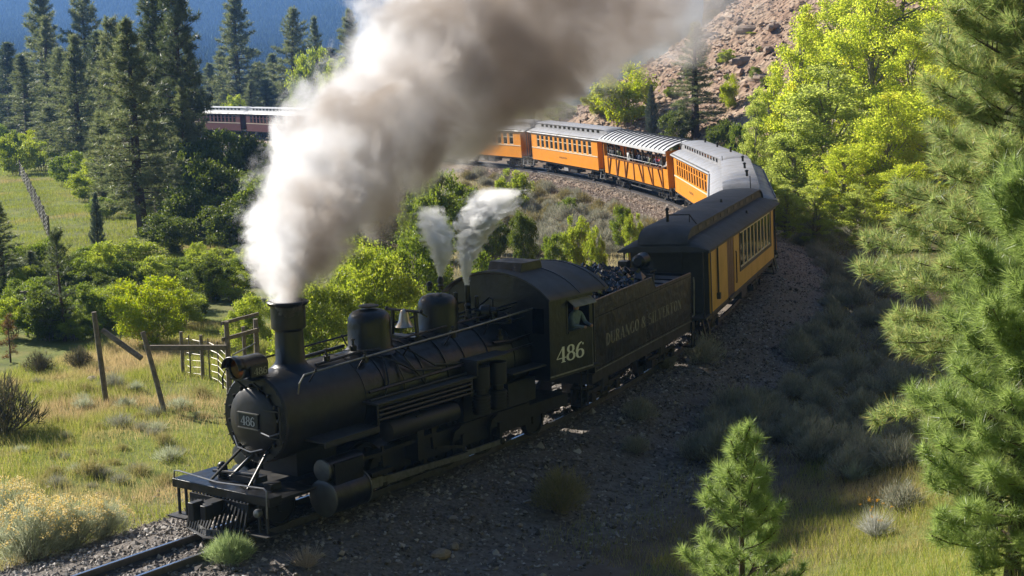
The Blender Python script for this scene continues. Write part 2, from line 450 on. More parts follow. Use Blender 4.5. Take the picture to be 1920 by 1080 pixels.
# ------------------------------------------------------------------ track: ballast, sleepers, rails
def frame_at(s):
    k = int(np.clip(np.searchsorted(TS, s), 1, len(TS)-1)); u = (s - TS[k-1])/(TS[k]-TS[k-1])
    p = TR[k-1]*(1-u) + TR[k]*u; d = TD[k-1]*(1-u) + TD[k]*u; d /= np.linalg.norm(d)
    return p[:3], d, R(p[3])
def cross(s, w, z):
    p, d, b = frame_at(s)
    w2 = w*math.cos(b) - z*math.sin(b); z2 = z*math.cos(b) + w*math.sin(b)
    return (p[0] + d[1]*w2, p[1] - d[0]*w2, p[2] + z2)
svals = np.arange(-24, 205, 1.0)
g = G()
prof = [(-3.9, -1.15), (-2.2, -.42), (-1.5, -.17), (-.9, -.155), (0, -.15), (.9, -.155), (1.5, -.17), (2.3, -.44), (4.0, -1.15)]
rs = [[cross(s, w, z + (.03*math.sin(s*3.1 + w*5) if abs(w) > 1 else 0)) for w, z in prof] for s in svals]
g.rings(rs, False, False, closed=False)
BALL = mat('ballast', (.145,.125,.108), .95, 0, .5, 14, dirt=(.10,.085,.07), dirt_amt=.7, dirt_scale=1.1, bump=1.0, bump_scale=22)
_t = BALL.node_tree; _b = _t.nodes['Principled BSDF']; _l = _b.inputs['Base Color'].links[0]; _src = _l.from_socket    # darker near the front, tan stone round the bend
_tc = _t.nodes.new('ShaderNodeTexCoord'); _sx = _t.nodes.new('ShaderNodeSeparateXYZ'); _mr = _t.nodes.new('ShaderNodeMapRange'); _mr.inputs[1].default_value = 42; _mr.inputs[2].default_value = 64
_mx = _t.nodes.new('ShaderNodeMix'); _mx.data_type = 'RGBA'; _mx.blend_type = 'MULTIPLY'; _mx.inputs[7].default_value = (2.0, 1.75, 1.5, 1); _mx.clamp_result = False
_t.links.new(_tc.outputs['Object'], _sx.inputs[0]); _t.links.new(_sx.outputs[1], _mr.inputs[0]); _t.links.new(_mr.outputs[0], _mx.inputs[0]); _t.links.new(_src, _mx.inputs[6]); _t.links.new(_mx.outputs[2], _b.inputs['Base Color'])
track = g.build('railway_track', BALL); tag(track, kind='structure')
POLISH = mat('polished_rail_head', (.42,.43,.45), .22, .9, .15, 3)
for side in (-.457, .457):
    g = G()
    pr = [(-.035, 0), (.035, 0), (.037, -.035), (.012, -.045), (.012, -.125), (.06, -.14), (.06, -.152), (-.06, -.152), (-.06, -.14), (-.012, -.125), (-.012, -.045), (-.037, -.035)]
    g.rings([[cross(s, side + a, z) for a, z in pr] for s in np.arange(-24, 205, .8)])
    rl_ = g.build('rail', RAILTOP, track, 30)
    g = G(); g.rings([[cross(s, side + a, .0015) for a in (-.024, .024)] for s in np.arange(-24, 205, .8)], False, False, closed=False); g.build('rail_head', POLISH, rl_, 30)
sm = G().box(-.95, .95, -.1, .1, -.30, -.142).mesh('sleeper', SLEEPER, 0)
for k in range(230):
    s = -9 + k*.56
    if 0.5 < s < 32: continue
    p, d, b = frame_at(s)
    o = link('sleeper', sm, track)
    o.matrix_world = Matrix.Translation(Vector(p) + Vector((0, 0, rnd.uniform(-.012, .0)))) @ Matrix.Rotation(math.atan2(-d[0], d[1]) + rnd.uniform(-.03, .03), 4, 'Z') @ Matrix.Rotation(-b, 4, 'Y')

def surf(x, y):
    w, s_, z = (float(q[0]) for q in track_near(x, y)); h = hgt(x, y)
    if -3.9 < w < 4.0: h = max(h, z + float(np.interp(w, [q[0] for q in prof], [q[1] for q in prof])))
    return h
# loose stones of the ballast and the talus: nobody could count them
def stones(n, pos, size, name, material, flat=.7):
    """pos (n,3), size (n,): squashed irregular octahedra"""
    base = np.array([(1,0,0),(-1,0,0),(0,1,0),(0,-1,0),(0,0,1),(0,0,-1)], float)
    Fo = np.array([(0,2,4),(2,1,4),(1,3,4),(3,0,4),(2,0,5),(1,2,5),(3,1,5),(0,3,5)])
    q = base[None]*size[:, None, None]*rng.uniform(.55, 1.25, (n, 6, 1)) + rng.normal(0, .22, (n, 6, 3))*size[:, None, None]
    q[:, :, 2] *= flat
    th = rng.uniform(0, 2*PI, n); c, s = np.cos(th)[:, None], np.sin(th)[:, None]
    x = q[:, :, 0]*c - q[:, :, 1]*s; y = q[:, :, 0]*s + q[:, :, 1]*c
    q[:, :, 0], q[:, :, 1] = x, y
    q += pos[:, None, :]
    F = (Fo[None] + (np.arange(n)*6)[:, None, None]).reshape(-1, 3)
    return tag(link(name, np_mesh(name, q.reshape(-1, 3), [F], material)), kind='stuff')
def island_rock(name, cols):
    m = mat(name, cols[0], .9); t = m.node_tree; N = t.nodes
    g = N.new('ShaderNodeNewGeometry'); c = N.new('ShaderNodeValToRGB'); e = c.color_ramp.elements
    while len(e) < len(cols): e.new(.5)
    for i, col in enumerate(cols): e[i].position = i/(len(cols)-1); e[i].color = (*col, 1)
    t.links.new(g.outputs['Random Per Island'], c.inputs[0]); t.links.new(c.outputs[0], N['Principled BSDF'].inputs['Base Color'])
    return m
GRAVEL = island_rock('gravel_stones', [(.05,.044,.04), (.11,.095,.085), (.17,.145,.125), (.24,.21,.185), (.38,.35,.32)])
n = 56000
s = np.where(rng.random(n) < .8, rng.uniform(-9, 26, n), rng.uniform(26, 58, n)); w = rng.uniform(-3.6, 5.2, n); w = np.where(s > 26, rng.uniform(.4, 5.6, n), w); w = np.where((rng.random(n) < .5) & (s < 26), rng.normal(0, 1.9, n), w)
s2 = rng.uniform(40, 100, 20000); w2 = -np.abs(rng.normal(1.6, 1.0, 20000)); s = np.concatenate([s, s2]); w = np.concatenate([w, w2])
k = np.clip(np.searchsorted(TS, s), 1, len(TS)-1)
px_ = TR[k, 0] + TD[k, 1]*w + TD[k, 0]*rng.uniform(-.4, .4, len(s)); py_ = TR[k, 1] - TD[k, 0]*w + TD[k, 1]*rng.uniform(-.4, .4, len(s))
zb = np.interp(w, [q[0] for q in prof], [q[1] for q in prof]); bk = np.radians(TR[k, 3])
zt = TR[k, 2] + zb*np.cos(bk) + w*np.sin(bk)
zg = np.maximum(terrain(px_, py_)[0], np.where((w > -3.3) & (w < 3.4), zt, -99))
keep = ~((np.abs(np.abs(w) - .457) < .07))
P = np.stack([px_, py_, zg + .005], 1)[keep]
fs_ = (s[keep] > 38) & (w[keep] < .3); nn_ = int((~fs_).sum())
wi_ = w[keep] < -.4; li_ = ~fs_ & wi_; di_ = ~fs_ & ~wi_  # outer stones darker, inner ones paler: shade and sun put into the colours
stones(int(di_.sum()), P[di_], rng.gamma(3, .0085, int(di_.sum())) + .012, 'shade_toned_gravel', GRAVEL)
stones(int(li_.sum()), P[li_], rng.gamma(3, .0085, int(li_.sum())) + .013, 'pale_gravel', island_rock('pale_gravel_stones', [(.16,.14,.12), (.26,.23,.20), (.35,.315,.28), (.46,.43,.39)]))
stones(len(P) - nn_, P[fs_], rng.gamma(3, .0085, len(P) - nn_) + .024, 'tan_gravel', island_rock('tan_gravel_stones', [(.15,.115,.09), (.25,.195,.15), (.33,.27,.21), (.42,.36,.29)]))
TAL = island_rock('talus_stones', [(.18,.115,.08), (.28,.19,.135), (.35,.245,.175), (.42,.33,.255), (.30,.22,.165)])
n = 30000
x = rng.uniform(2, 60, n); y = rng.uniform(90, 175, n); h, W, S, TA = terrain(x, y); kp = (TA > .3) & (W < 48)
P = np.stack([x, y, h], 1)[kp]
stones(len(P), P, rng.gamma(1.6, .075, len(P)) + .04, 'talus', TAL, .55)

def rock_mesh(seed, mt, sx=1, sy=1, sz=.7):
    r = random.Random(seed); g = G(); n = 9
    rings = []
    for k in range(7):
        a = -PI/2 + PI*k/6
        rings.append([(sx*math.cos(a)*math.cos(2*PI*j/n)*r.uniform(.75, 1.15), sy*math.cos(a)*math.sin(2*PI*j/n)*r.uniform(.75, 1.15), sz*math.sin(a)*r.uniform(.85, 1.1)) for j in range(n)])
    g.rings(rings)
    return g.mesh('rock', mt, 25)
def put(name, me, x, y, z, sc_, rz, label, cat, group=None):
    o = link(name, me); o.location = (x, y, z); o.scale = (sc_,)*3 if isinstance(sc_, (int, float)) else sc_; o.rotation_euler = (0, 0, rz)
    return tag(o, label, cat, group)
rm = [rock_mesh(i, ROCK) for i in range(3)]; rr = [rock_mesh(i+7, REDROCK, 1.2, .9, .75) for i in range(3)]
x, y, z = spot(826, 1048); put('rock', rm[0], x, y, z + .05, (.2, .15, .15), .5, 'larger of two pale tan rocks lying on the shaded gravel', 'rock')
x, y, z = spot(852, 1032); put('rock', rm[1], x, y, z + .04, (.11, .1, .12), 1.5, 'smaller rounder tan rock touching the larger rock on the shaded gravel', 'rock')
x, y, z = spot(1110, 885); put('rock', rm[2], x, y, z + .02, (.09, .07, .06), .2, 'small white stone on the dark gravel right of the round rabbitbrush', 'rock')
x, y, z = spot(975, 990); put('rock', rm[1], x, y, z + .02, (.08, .07, .06), 2.2, 'small grey stone alone on the gravel below the round rabbitbrush', 'rock')
x, y, z = spot(172, 712); put('rock', rm[2], x, y, z + .03, (.2, .14, .12), 2.2, 'pale stone in the grass beside the tallest leaning fence post', 'rock')
for q, (px, py, s_) in enumerate(((1395, 118, 1.6), (1440, 100, 1.2), (1330, 70, 1.3), (1370, 190, 1.1), (1420, 150, 1.5), (1290, 130, 1.2), (1345, 140, .9), (1400, 60, 1.8), (1450, 55, 1.6), (1310, 190, .9))):
    x, y, z = spot(px, py)
    put('boulder', rr[q % 3], x, y, z + .04*s_, (s_*.62, s_*.4, s_*.34), q*1.3, ('biggest', 'broad', 'flat', 'low', 'blocky', 'sharp', 'small', 'long', 'tilted', 'squat')[q] + ' reddish tan boulder among the talus ' + ('left of the slim cottonwood', 'beside the slim cottonwood', 'near the smoke edge', 'just above the shrubs', 'below the orange shrub', 'behind the lone pine', 'right of the lone pine', 'near the top edge', 'under the cliff', 'by the lone pine trunk')[q], 'boulder', 'boulders on the talus slope')

# cliff along the top of the slope
g = G(); rows = []
cx = np.linspace(20, 95, 110)
for k in range(26):
    z = k*.9; row = []
    for xx in cx:
        yy = 150 - .45*(xx - 20) + 2.6*fbm(np.array(xx*.16), np.array(z*.08), 4)*3 + (k*.10) + .9*((k % 4) < 2)*vnoise(np.array(xx*.3), np.array(k*.3 + 5.)) + 1.5*fbm(np.array(xx*.9), np.array(z*.35), 3)
        row.append((xx, float(yy), 8.5 + z + .05*xx))
    rows.append(row)
g.rings(rows, False, False, closed=False)
tag(g.build('cliff', REDROCK, None, 25), kind='structure')

# far blue mountain with its forest
def mtn(x, y):
    h = -52 + .105*(y - 850) + 34*fbm(x*.006 + 3, y*.004, 4) + 26*fbm(x*.0016 + 1, y*.0016, 2)
    return h + .10*np.clip(y - 1700, 0, 600)
mx_, my_ = np.linspace(-1900, 1500, 110), np.linspace(700, 2700, 80)
X, Y = np.meshgrid(mx_, my_); Vm = np.stack([X.ravel(), Y.ravel(), mtn(X.ravel(), Y.ravel())], 1)
i, j = np.meshgrid(np.arange(109), np.arange(79)); a = (j*110 + i).ravel()
MT = mat('mountain_ground', (.055,.07,.03), .95, 0, .4, .01, dirt=(.13,.12,.07), dirt_amt=.7, dirt_scale=.012)
tag(link('mountain', np_mesh('mountain', Vm, [np.stack([a, a+1, a+111, a+110], 1)], MT, True)), kind='structure')
n = 42000
yy = 820 + 1400*rng.random(n)**1.15; xx = yy*rng.uniform(-.42, .08, n); keep = fbm(xx*.009, yy*.009, 3) > -.11
yf = rng.uniform(290, 900, 5200); xf = yf*rng.uniform(-.42, .02, 5200); xx, yy = np.concatenate([xx[keep], xf]), np.concatenate([yy[keep], yf]); zz = np.where(yy > 700, np.maximum(mtn(xx, yy), terrain(xx, yy)[0]), terrain(xx, yy)[0]); n = len(xx); hh = rng.uniform(6, 12, n); rr_ = hh*rng.uniform(.34, .52, n); th = rng.uniform(0, 6, n)
vs = [np.stack([xx, yy, zz + hh], 1)]
for k in range(5):
    vs.append(np.stack([xx + rr_*np.cos(th + k*2*PI/5)*rng.uniform(.6, 1.3, n), yy + rr_*np.sin(th + k*2*PI/5)*rng.uniform(.6, 1.3, n), zz - 1], 1))
Vf = np.stack(vs, 1).reshape(-1, 3); b0 = np.arange(n)*6
Ff = np.concatenate([np.stack([b0, b0+1+k, b0+1+(k+1) % 5], 1) for k in range(5)])
FF = leaf_mat('far_forest_foliage', [(.015,.028,.012), (.04,.06,.026), (.085,.11,.05)], .4, .9, spec=.0, val=1.2)
tag(link('far_forest', np_mesh('far_forest', Vf, [Ff], FF)), kind='stuff')
# ------------------------------------------------------------------ lettering, as strokes with thick and thin lines
def arc(cx, cy, rx, ry, a0, a1, n=12): return [(cx + rx*math.cos(R(a0 + (a1-a0)*k/n)), cy + ry*math.sin(R(a0 + (a1-a0)*k/n))) for k in range(n+1)]
TK, TN = .19, .065
def thk(pts):           # bowls: thick where they run upright
    w = []
    for i, p in enumerate(pts):
        q0, q1 = pts[max(i-1, 0)], pts[min(i+1, len(pts)-1)]; dx, dy = q1[0]-q0[0], q1[1]-q0[1]; l = math.hypot(dx, dy) or 1
        w.append(TN + (TK-TN)*abs(dy/l)**1.5)
    return (pts, w)
def ln(a, b, w): return ([a, b], [w, w])
def serif(x, y, h=.17): return ln((x-h, y), (x+h, y), .05)
GL = {
 '4': (.8, [ln((.56,0),(.56,1),TK), ln((.53,.97),(.06,.3),TN), ln((.03,.29),(.78,.29),TN), serif(.56,.025)]),
 '8': (.72, [thk(arc(.36,.75,.21,.225,0,360,20)), thk(arc(.36,.27,.265,.25,0,360,20))]),
 '6': (.72, [thk(arc(.37,.28,.25,.26,0,360,20)), thk(arc(.55,.42,.43,.56,178,92,10)), ln((.56,.86),(.66,.86),.13)]),
 'D': (.74, [ln((.18,0),(.18,1),TK), thk(arc(.2,.5,.42,.47,-90,90,14)), ln((.05,.025),(.2,.025),.05), ln((.05,.975),(.2,.975),.05)]),
 'U': (.78, [ln((.18,.3),(.18,1),TK), thk(arc(.39,.28,.21,.26,180,360,12)), ln((.6,.28),(.6,1),TN), serif(.18,.975), serif(.6,.975,.13)]),
 'R': (.78, [ln((.18,0),(.18,1),TK), thk(arc(.2,.74,.36,.23,-90,90,12)), ln((.36,.5),(.62,0),TK), serif(.18,.025), serif(.65,.025,.1)]),
 'A': (.8, [ln((.4,1),(.1,0),TN), ln((.38,1),(.64,0),TK), ln((.18,.32),(.54,.32),.05), serif(.1,.025,.11), serif(.65,.025)]),
 'N': (.86, [ln((.17,0),(.17,1),TN), ln((.17,1),(.68,0),TK), ln((.68,0),(.68,1),TN), serif(.17,.025,.13), serif(.68,.975,.13)]),
 'G': (.78, [thk(arc(.4,.5,.28,.46,50,320,18)), ln((.61,.06),(.61,.42),TK*.8), ln((.44,.42),(.74,.42),.05)]),
 'O': (.76, [thk(arc(.38,.5,.27,.47,0,360,22))]),
 '&': (.82, [thk(arc(.34,.76,.16,.2,0,360,14)), thk(arc(.32,.27,.24,.25,60,330,14)), ln((.24,.62),(.7,.03),TK*.8), ln((.56,.2),(.72,.48),TN)]),
 'S': (.68, [thk(arc(.33,.74,.22,.22,35,270,14)), thk(arc(.33,.27,.25,.25,90,-145,14))]),
 'I': (.42, [ln((.2,0),(.2,1),TK), serif(.2,.025), serif(.2,.975)]),
 'L': (.68, [ln((.2,0),(.2,1),TK), ln((.1,.03),(.62,.03),TN), ln((.6,.03),(.6,.25),.05), serif(.2,.975)]),
 'V': (.8, [ln((.16,1),(.4,0),TK), ln((.4,0),(.66,1),TN), serif(.16,.975), serif(.66,.975,.11)]),
 'E': (.7, [ln((.2,0),(.2,1),TK), ln((.1,.03),(.62,.03),TN), ln((.1,.97),(.6,.97),TN), ln((.2,.52),(.48,.52),TN), ln((.6,.03),(.6,.22),.05), ln((.58,.78),(.58,.97),.05)]),
 'T': (.76, [ln((.38,0),(.38,1),TK), ln((.06,.97),(.7,.97),TN), ln((.07,.78),(.07,.97),.05), ln((.69,.78),(.69,.97),.05), serif(.38,.025)]),
 'K': (.8, [ln((.18,0),(.18,1),TK), ln((.25,.42),(.62,1),TN), ln((.33,.55),(.64,0),TK)]),
 'P': (.7, [ln((.18,0),(.18,1),TK), thk(arc(.2,.72,.36,.25,-90,90,12)), serif(.18,.025)]),
 ' ': (.42, [])}
def lettering(name, text, o, u, v, height, width, m, parent, off=.004, each=False):
    """flat strokes on the plane o + u*x + v*y, fitted to the given width"""
    o, u, v = Vector(o), Vector(u), Vector(v); nrm = u.cross(v); g = G()
    tot = sum(GL[c][0] for c in text); k = width/tot; x = 0
    layer = 0; made = []
    for c in text:
        wd, st = GL[c]
        if each: g = G()
        for pts, ws in st:
            layer += 1; L_, R_ = [], []
            for i, p in enumerate(pts):
                q0, q1 = pts[max(i-1, 0)], pts[min(i+1, len(pts)-1)]; dx, dy = q1[0]-q0[0], q1[1]-q0[1]; l = math.hypot(dx, dy) or 1
                nx_, ny_ = -dy/l*ws[i]/2, dx/l*ws[i]/2
                P = lambda a, b: o + u*((x + a)*k) + v*(b*height) + nrm*(off + .0004*(layer % 5))
                L_.append(P(p[0]+nx_, p[1]+ny_)); R_.append(P(p[0]-nx_, p[1]-ny_))
            n = len(pts); g.add(L_ + R_, [(i, n+i, n+i+1, i+1) for i in range(n-1)])
        x += wd
        if each and st: made.append(g.build('letter' if c.isalpha() else 'numeral' if c.isdigit() else 'ampersand', m, parent, 0))
    if each: return made
    return tag(g.build(name, m, parent, 0), kind='stuff')

# ------------------------------------------------------------------ people
def person_mesh(name, J, bones, rad, mats, parts):
    """J joints name->(x,y,z), one continuous skin; parts: function(point)->material index"""
    names = list(J); me = bpy.data.meshes.new('skel')
    me.from_pydata([J[n] for n in names], [(names.index(a), names.index(b)) for a, b in bones], [])
    o = bpy.data.objects.new('skel', me); C.objects.link(o)
    o.modifiers.new('skin', 'SKIN'); me.skin_vertices or None
    for i, n in enumerate(names):
        r = rad[n]; me.skin_vertices[0].data[i].radius = (r, r) if not isinstance(r, tuple) else r
        me.skin_vertices[0].data[i].use_root = (n == 'pelvis')
    s = o.modifiers.new('sub', 'SUBSURF'); s.levels = 2; s.render_levels = 2
    dg = bpy.context.evaluated_depsgraph_get(); dg.update()
    r = bpy.data.meshes.new_from_object(o.evaluated_get(dg)); r.name = name
    bpy.data.objects.remove(o); bpy.data.meshes.remove(me)
    r.materials.clear()
    for m in mats: r.materials.append(m)
    for p in r.polygons: p.material_index = parts(p.center); p.use_smooth = True
    return r
def standing(lean=0, arm=0, turn=0):
    """1.7 m, facing -X; arms resting forward on a rail (arm 0), one raised (1), hanging (2)"""
    J = dict(pelvis=(0,0,.92), belly=(-.01-lean*.3,0,1.08), chest=(-.02-lean*.7,0,1.28), neck=(-.02-lean,0,1.45), head0=(-.04-lean,0,1.53), head1=(-.05-lean,0,1.64))
    B = [('pelvis','belly'),('belly','chest'),('chest','neck'),('neck','head0'),('head0','head1')]
    rd = dict(pelvis=(.13,.15), belly=(.12,.14), chest=(.12,.165), neck=.05, head0=.078, head1=.082)
    for sgn, t in ((1,'l'), (-1,'r')):
        J['sh'+t] = (-.02-lean, .19*sgn, 1.38)
        if arm == 2 or (arm == 1 and sgn < 0): J['el'+t] = (.03-lean, .25*sgn, 1.12); J['wr'+t] = (-.06-lean, .24*sgn, .89); J['ha'+t] = (-.08-lean, .24*sgn, .80)
        elif arm == 1: J['el'+t] = (-.20-lean, .25*sgn, 1.30); J['wr'+t] = (-.22-lean, .16*sgn, 1.53); J['ha'+t] = (-.21-lean, .13*sgn, 1.60)
        else: J['el'+t] = (-.12-lean, .26*sgn, 1.14); J['wr'+t] = (-.34-lean, .16*sgn, 1.10); J['ha'+t] = (-.41-lean, .11*sgn, 1.09)
        J['hi'+t] = (0, .09*sgn, .86); J['kn'+t] = (-.02, .10*sgn, .48); J['an'+t] = (.02, .10*sgn, .09); J['to'+t] = (-.13, .11*sgn, .04)
        B += [('chest','sh'+t),('sh'+t,'el'+t),('el'+t,'wr'+t),('wr'+t,'ha'+t),('pelvis','hi'+t),('hi'+t,'kn'+t),('kn'+t,'an'+t),('an'+t,'to'+t)]
        rd.update({'sh'+t:.065,'el'+t:.048,'wr'+t:.034,'ha'+t:.04,'hi'+t:.088,'kn'+t:.06,'an'+t:.042,'to'+t:.035})
    return J, B, rd
def who(shirt, trousers, lean=0, arm=0, name='person'):
    J, B, rd = standing(lean, arm); H = [Vector(J[k]) for k in ('hal','har','wrl','wrr')]
    def pick(c):
        if c.z > 1.475 and (abs(c.y) < .12): return 0
        if min((c - H[0]).length, (c - H[1]).length) < .075: return 0
        return 1 if c.z > .93 or abs(c.y) > .19 else 2
    me = person_mesh(name, J, B, rd, [SKIN, shirt, trousers], pick)
    return me, Vector(J['head1'])
def hair_mesh(m, cap=False):
    g = G(); c = Vector((.012, 0, .0))
    prof = [(-.075,.075),(-.03,.094),(.02,.096),(.06,.083),(.088,.05),(.098,.005)]
    g.lathe(c, (0,0,1), prof, 14)
    if cap: g.rings([[Vector((-.07-.02*abs(math.cos(a)) - .085*math.cos(a)*(math.cos(a) > 0), .085*math.sin(a), .012 + t)) for a in [PI*2*k/12 for k in range(12)]] for t in (0, .012)])
    return g.mesh('hat' if cap else 'hair', m)
def face_mesh():
    g = G(); g.ball((-.085, 0, -.025), .014, 6); g.ball((-.076, .032, 0), .011, 6); g.ball((-.076, -.032, 0), .011, 6); g.ball((0, .082, -.01), .02, 6); g.ball((0, -.082, -.01), .02, 6)
    return g

# ------------------------------------------------------------------ running gear shared by all vehicles
def wheel_mesh(r, name, m=BLACK2, spokes=0):
    g = G(); g.lathe((-.06, 0, 0), (1,0,0), [(0, r+.02), (.03, r+.02), (.035, r), (.13, r*.985), (.13, r*.86), (.09, r*.84), (.09, r*.3), (.14, r*.26), (.14, .01)], 26)
    for k in range(spokes):
        a = 2*PI*k/spokes; g.bar((.1, .1*math.cos(a), .1*math.sin(a)), (.1, r*.86*math.cos(a), r*.86*math.sin(a)), .05, .05, (1,0,0))
    return g.mesh(name, m)
WH = wheel_mesh(.36, 'wheel')
def truck(parent, s, half=.75, frame_mat=BLACK2):
    g = G()
    for w in (-.78, .78):
        g.box(w-.04, w+.04, s-half-.25, s+half+.25, .44, .54); g.bar((w, s-half, .3), (w, s+half, .3), .06, .06)
        for q in (-half, half): g.box(w-.09, w+.09, s+q-.12, s+q+.12, .26, .48)
        for q in (-.2, .2): g.cyl((w, s+q, .3), (w, s+q, .66), .07, n=8)
        g.bar((w, s-half, .5), (w, s-.15, .3), .05, .05); g.bar((w, s+half, .5), (w, s+.15, .3), .05, .05)
    g.box(-.85, .85, s-.16, s+.16, .5, .72)
    for q in (-half, half): g.cyl((-.7, s+q, .36), (.7, s+q, .36), .06, n=8)
    t = g.build('truck', frame_mat, parent)
    for q in (-half, half):
        for sg in (-1, 1):
            o = link('wheel', WH, t); o.location = (sg*.46, s+q, .36); o.rotation_euler = (0, 0, 0 if sg > 0 else PI)
    return t
def coupler(parent, s, dr, z=.62):
    g = G(); g.box(-.06, .06, min(s, s+.35*dr), max(s, s+.35*dr), z-.07, z+.07); g.box(-.11, .1, min(s+.3*dr, s+.5*dr), max(s+.3*dr, s+.5*dr), z-.12, z+.12)
    g.build('coupler', BLACK2, parent)

# ------------------------------------------------------------------ the locomotive (local X outward of the curve, Y to the rear, Z up)
loco = thing('steam_locomotive', 'black steam locomotive numbered 486 pulling the train around the bend', 'steam locomotive', None, pose_matrix('loco'))
BZ = 1.93
def build_loco():
    L = loco
    g = G(); g.lathe((0, .9, BZ), (0,1,0), [(0, .80), (.03, .835), (2.1, .835), (2.1, .81)], 40); sb = g.build('smokebox', SMOKEBOX, L)
    g = G()
    for k in range(26):
        a = 2*PI*k/26; g.ball((.80*math.cos(a), .885, BZ + .80*math.sin(a)), .016, 6)
    tag(g.build('rivets', SMOKEBOX, sb), kind='stuff')
    g = G(); g.lathe((0, 2.98, BZ), (0,1,0), [(0, .82), (2.2, .85), (3.2, .90), (5.24, .92)], 40); bo = g.build('boiler', BLACK, L)
    for s, r in ((2.98,.845),(3.55,.845),(4.7,.862),(5.4,.885),(6.0,.91),(6.75,.93),(7.6,.935)):
        G().lathe((0, s, BZ), (0,1,0), [(0, r-.02), (0, r), (.06, r), (.06, r-.02)], 40, False, False).build('boiler_band', BLACK, bo)
    # smokebox front door
    d = G().lathe((0, .9, BZ-.02), (0,-1,0), [(0, .6), (.05, .6), (.09, .56), (.13, .35), (.15, .02)], 32).build('smokebox_door', SMOKEBOX, L)
    for k in range(16):
        a = 2*PI*k/16 + .1; G().box(.64*math.cos(a)-.022, .64*math.cos(a)+.022, .83, .9, BZ-.02+.64*math.sin(a)-.03, BZ-.02+.64*math.sin(a)+.03).build('door_clamp', SMOKEBOX, d)
    g = G()
    for z in (.22, -.28): g.bar((.02, .80, BZ+z), (.70, .84, BZ+z), .03, .07, (0,1,0))
    g.cyl((.70, .84, BZ-.38), (.70, .84, BZ+.32), .022, n=8); g.build('hinge', SMOKEBOX, d)
    g = G(); g.tube([(-.5, .82, BZ-.36), (-.3, .72, BZ-.52), (.05, .70, BZ-.57), (.3, .76, BZ-.5)], .014); g.tube([(.33,.72,BZ-.18),(.6,.66,BZ-.2),(.72,.8,BZ-.16)], .014); g.build('handrail', STEEL, d)
    p = G().box(-.25, .25, .72, .745, BZ-.13, BZ+.13).build('number_plate', mat('plate_blue_black', (.02,.025,.035), .4, .2), L, bevel=.008)
    for za in (.13, -.15): G().box(-.27, .27, .705, .75, BZ+za, BZ+za+.02).build('plate_edge', STEEL, p)
    lettering('numerals', '486', (-.185, .716, BZ-.085), (1,0,0), (0,0,1), .17, .37, mat('plate_numerals', (.45,.47,.5), .5), p, each=True)
    # headlight
    hz = 2.93
    h = G().lathe((0, 1.15, hz), (0,-1,0), [(0, .15), (.1, .2), (.58, .205), (.62, .225), (.64, .225), (.64, .19)], 24, True, False).build('headlight', BLACK, L)
    G().lathe((0, .56, hz), (0,1,0), [(0, .19), (.10, .15), (.2, .05), (.21, .005)], 24, False, True).build('reflector', AMBER, h)
    G().lathe((0, .535, hz), (0,-1,0), [(0, .195), (.012, .15), (.02, .01)], 24, False, True).build('lens', glass('amber_lens', (.95,.72,.35), .05), h)
    g = G()
    vis = [[Vector(((.235)*math.cos(a), y, hz + .235*math.sin(a))) for a in [PI*k/10 for k in range(11)]] for y in (.54, .36 )]
    g.rings(vis, False, False, closed=False); vi = g.build('visor', BLACK, h); so = vi.modifiers.new('thickness', 'SOLIDIFY'); so.thickness = .012
    for sg in (-1, 1):
        nb = G().box(min(sg*.2, sg*.235), max(sg*.2, sg*.235), .66, 1.06, hz-.17, hz+.03).build('number_board', DKGREEN, h)
        if sg > 0: lettering('numerals', '486', (.237, .70, hz-.14), (0,1,0), (0,0,1), .13, .33, mat('board_numerals', (.30,.29,.24), .6), nb, each=True)
    g = G(); g.box(-.3, .3, .62, 1.1, hz-.25, hz-.22); g.bar((-.2, 1.05, hz-.24), (-.2, 1.15, 2.55), .05, .03); g.bar((.2, 1.05, hz-.24), (.2, 1.15, 2.55), .05, .03); g.bar((-.22,.66,hz-.24),(-.22,.88,2.5),.04,.03); g.bar((.22,.66,hz-.24),(.22,.88,2.5),.04,.03)
    g.build('headlight_bracket', BLACK, h)
    G().tube([(-.25, .7, hz-.2), (-.38, .6, hz-.06), (-.42, .55, hz-.2), (-.42, .55, hz-.42)], .018).build('marker_hook', BLACK, L)
    # stack
    st = G().lathe((0, 1.85, 2.62), (0,0,1), [(0, .50), (.08, .42), (.16, .32), (.24, .275), (.80, .262), (.84, .30), (.86, .322), (1.26, .325), (1.29, .37), (1.34, .385), (1.36, .37), (1.36, .29), (.9, .25), (.2, .22)], 32, False, True).build('smoke_stack', BLACK, L)
    # domes
    def dome(name, s, r, z1, sub=None):
        z0 = BZ + .78; hgt_ = z1 - z0
        return G().lathe((0, s, z0 - .06), (0,0,1), [(0, r*1.25), (.07, r*1.1), (.14, r), (hgt_*.70, r*.99), (hgt_*.82, r*.96), (hgt_*.91, r*.88), (hgt_*.98, r*.74), (hgt_+.02, r*.52), (hgt_+.035, r*.25), (hgt_+.04, .01)], 32).build(name, BLACK, L)
    sd_ = dome('sand_dome', 4.05, .44, 3.54)
    G().lathe((0, 4.05, 3.555), (0,0,1), [(0, .2), (.03, .2), (.04, .16), (.05, .01)], 24).build('sand_hatch', BLACK, sd_)
    stm = dome('steam_dome', 6.17, .43, 3.56)
    g = G()
    for x, y, h_ in ((-.1, 6.05, .2), (.08, 6.2, .14), (-.02, 6.32, .28)): g.lathe((x, y, 3.6), (0,0,1), [(0, .05), (h_*.5, .05), (h_*.55, .075), (h_*.8, .07), (h_, .03)], 10)
    g.build('safety_valve', BLACK, stm)
    # whistle group behind the dome
    g = G()
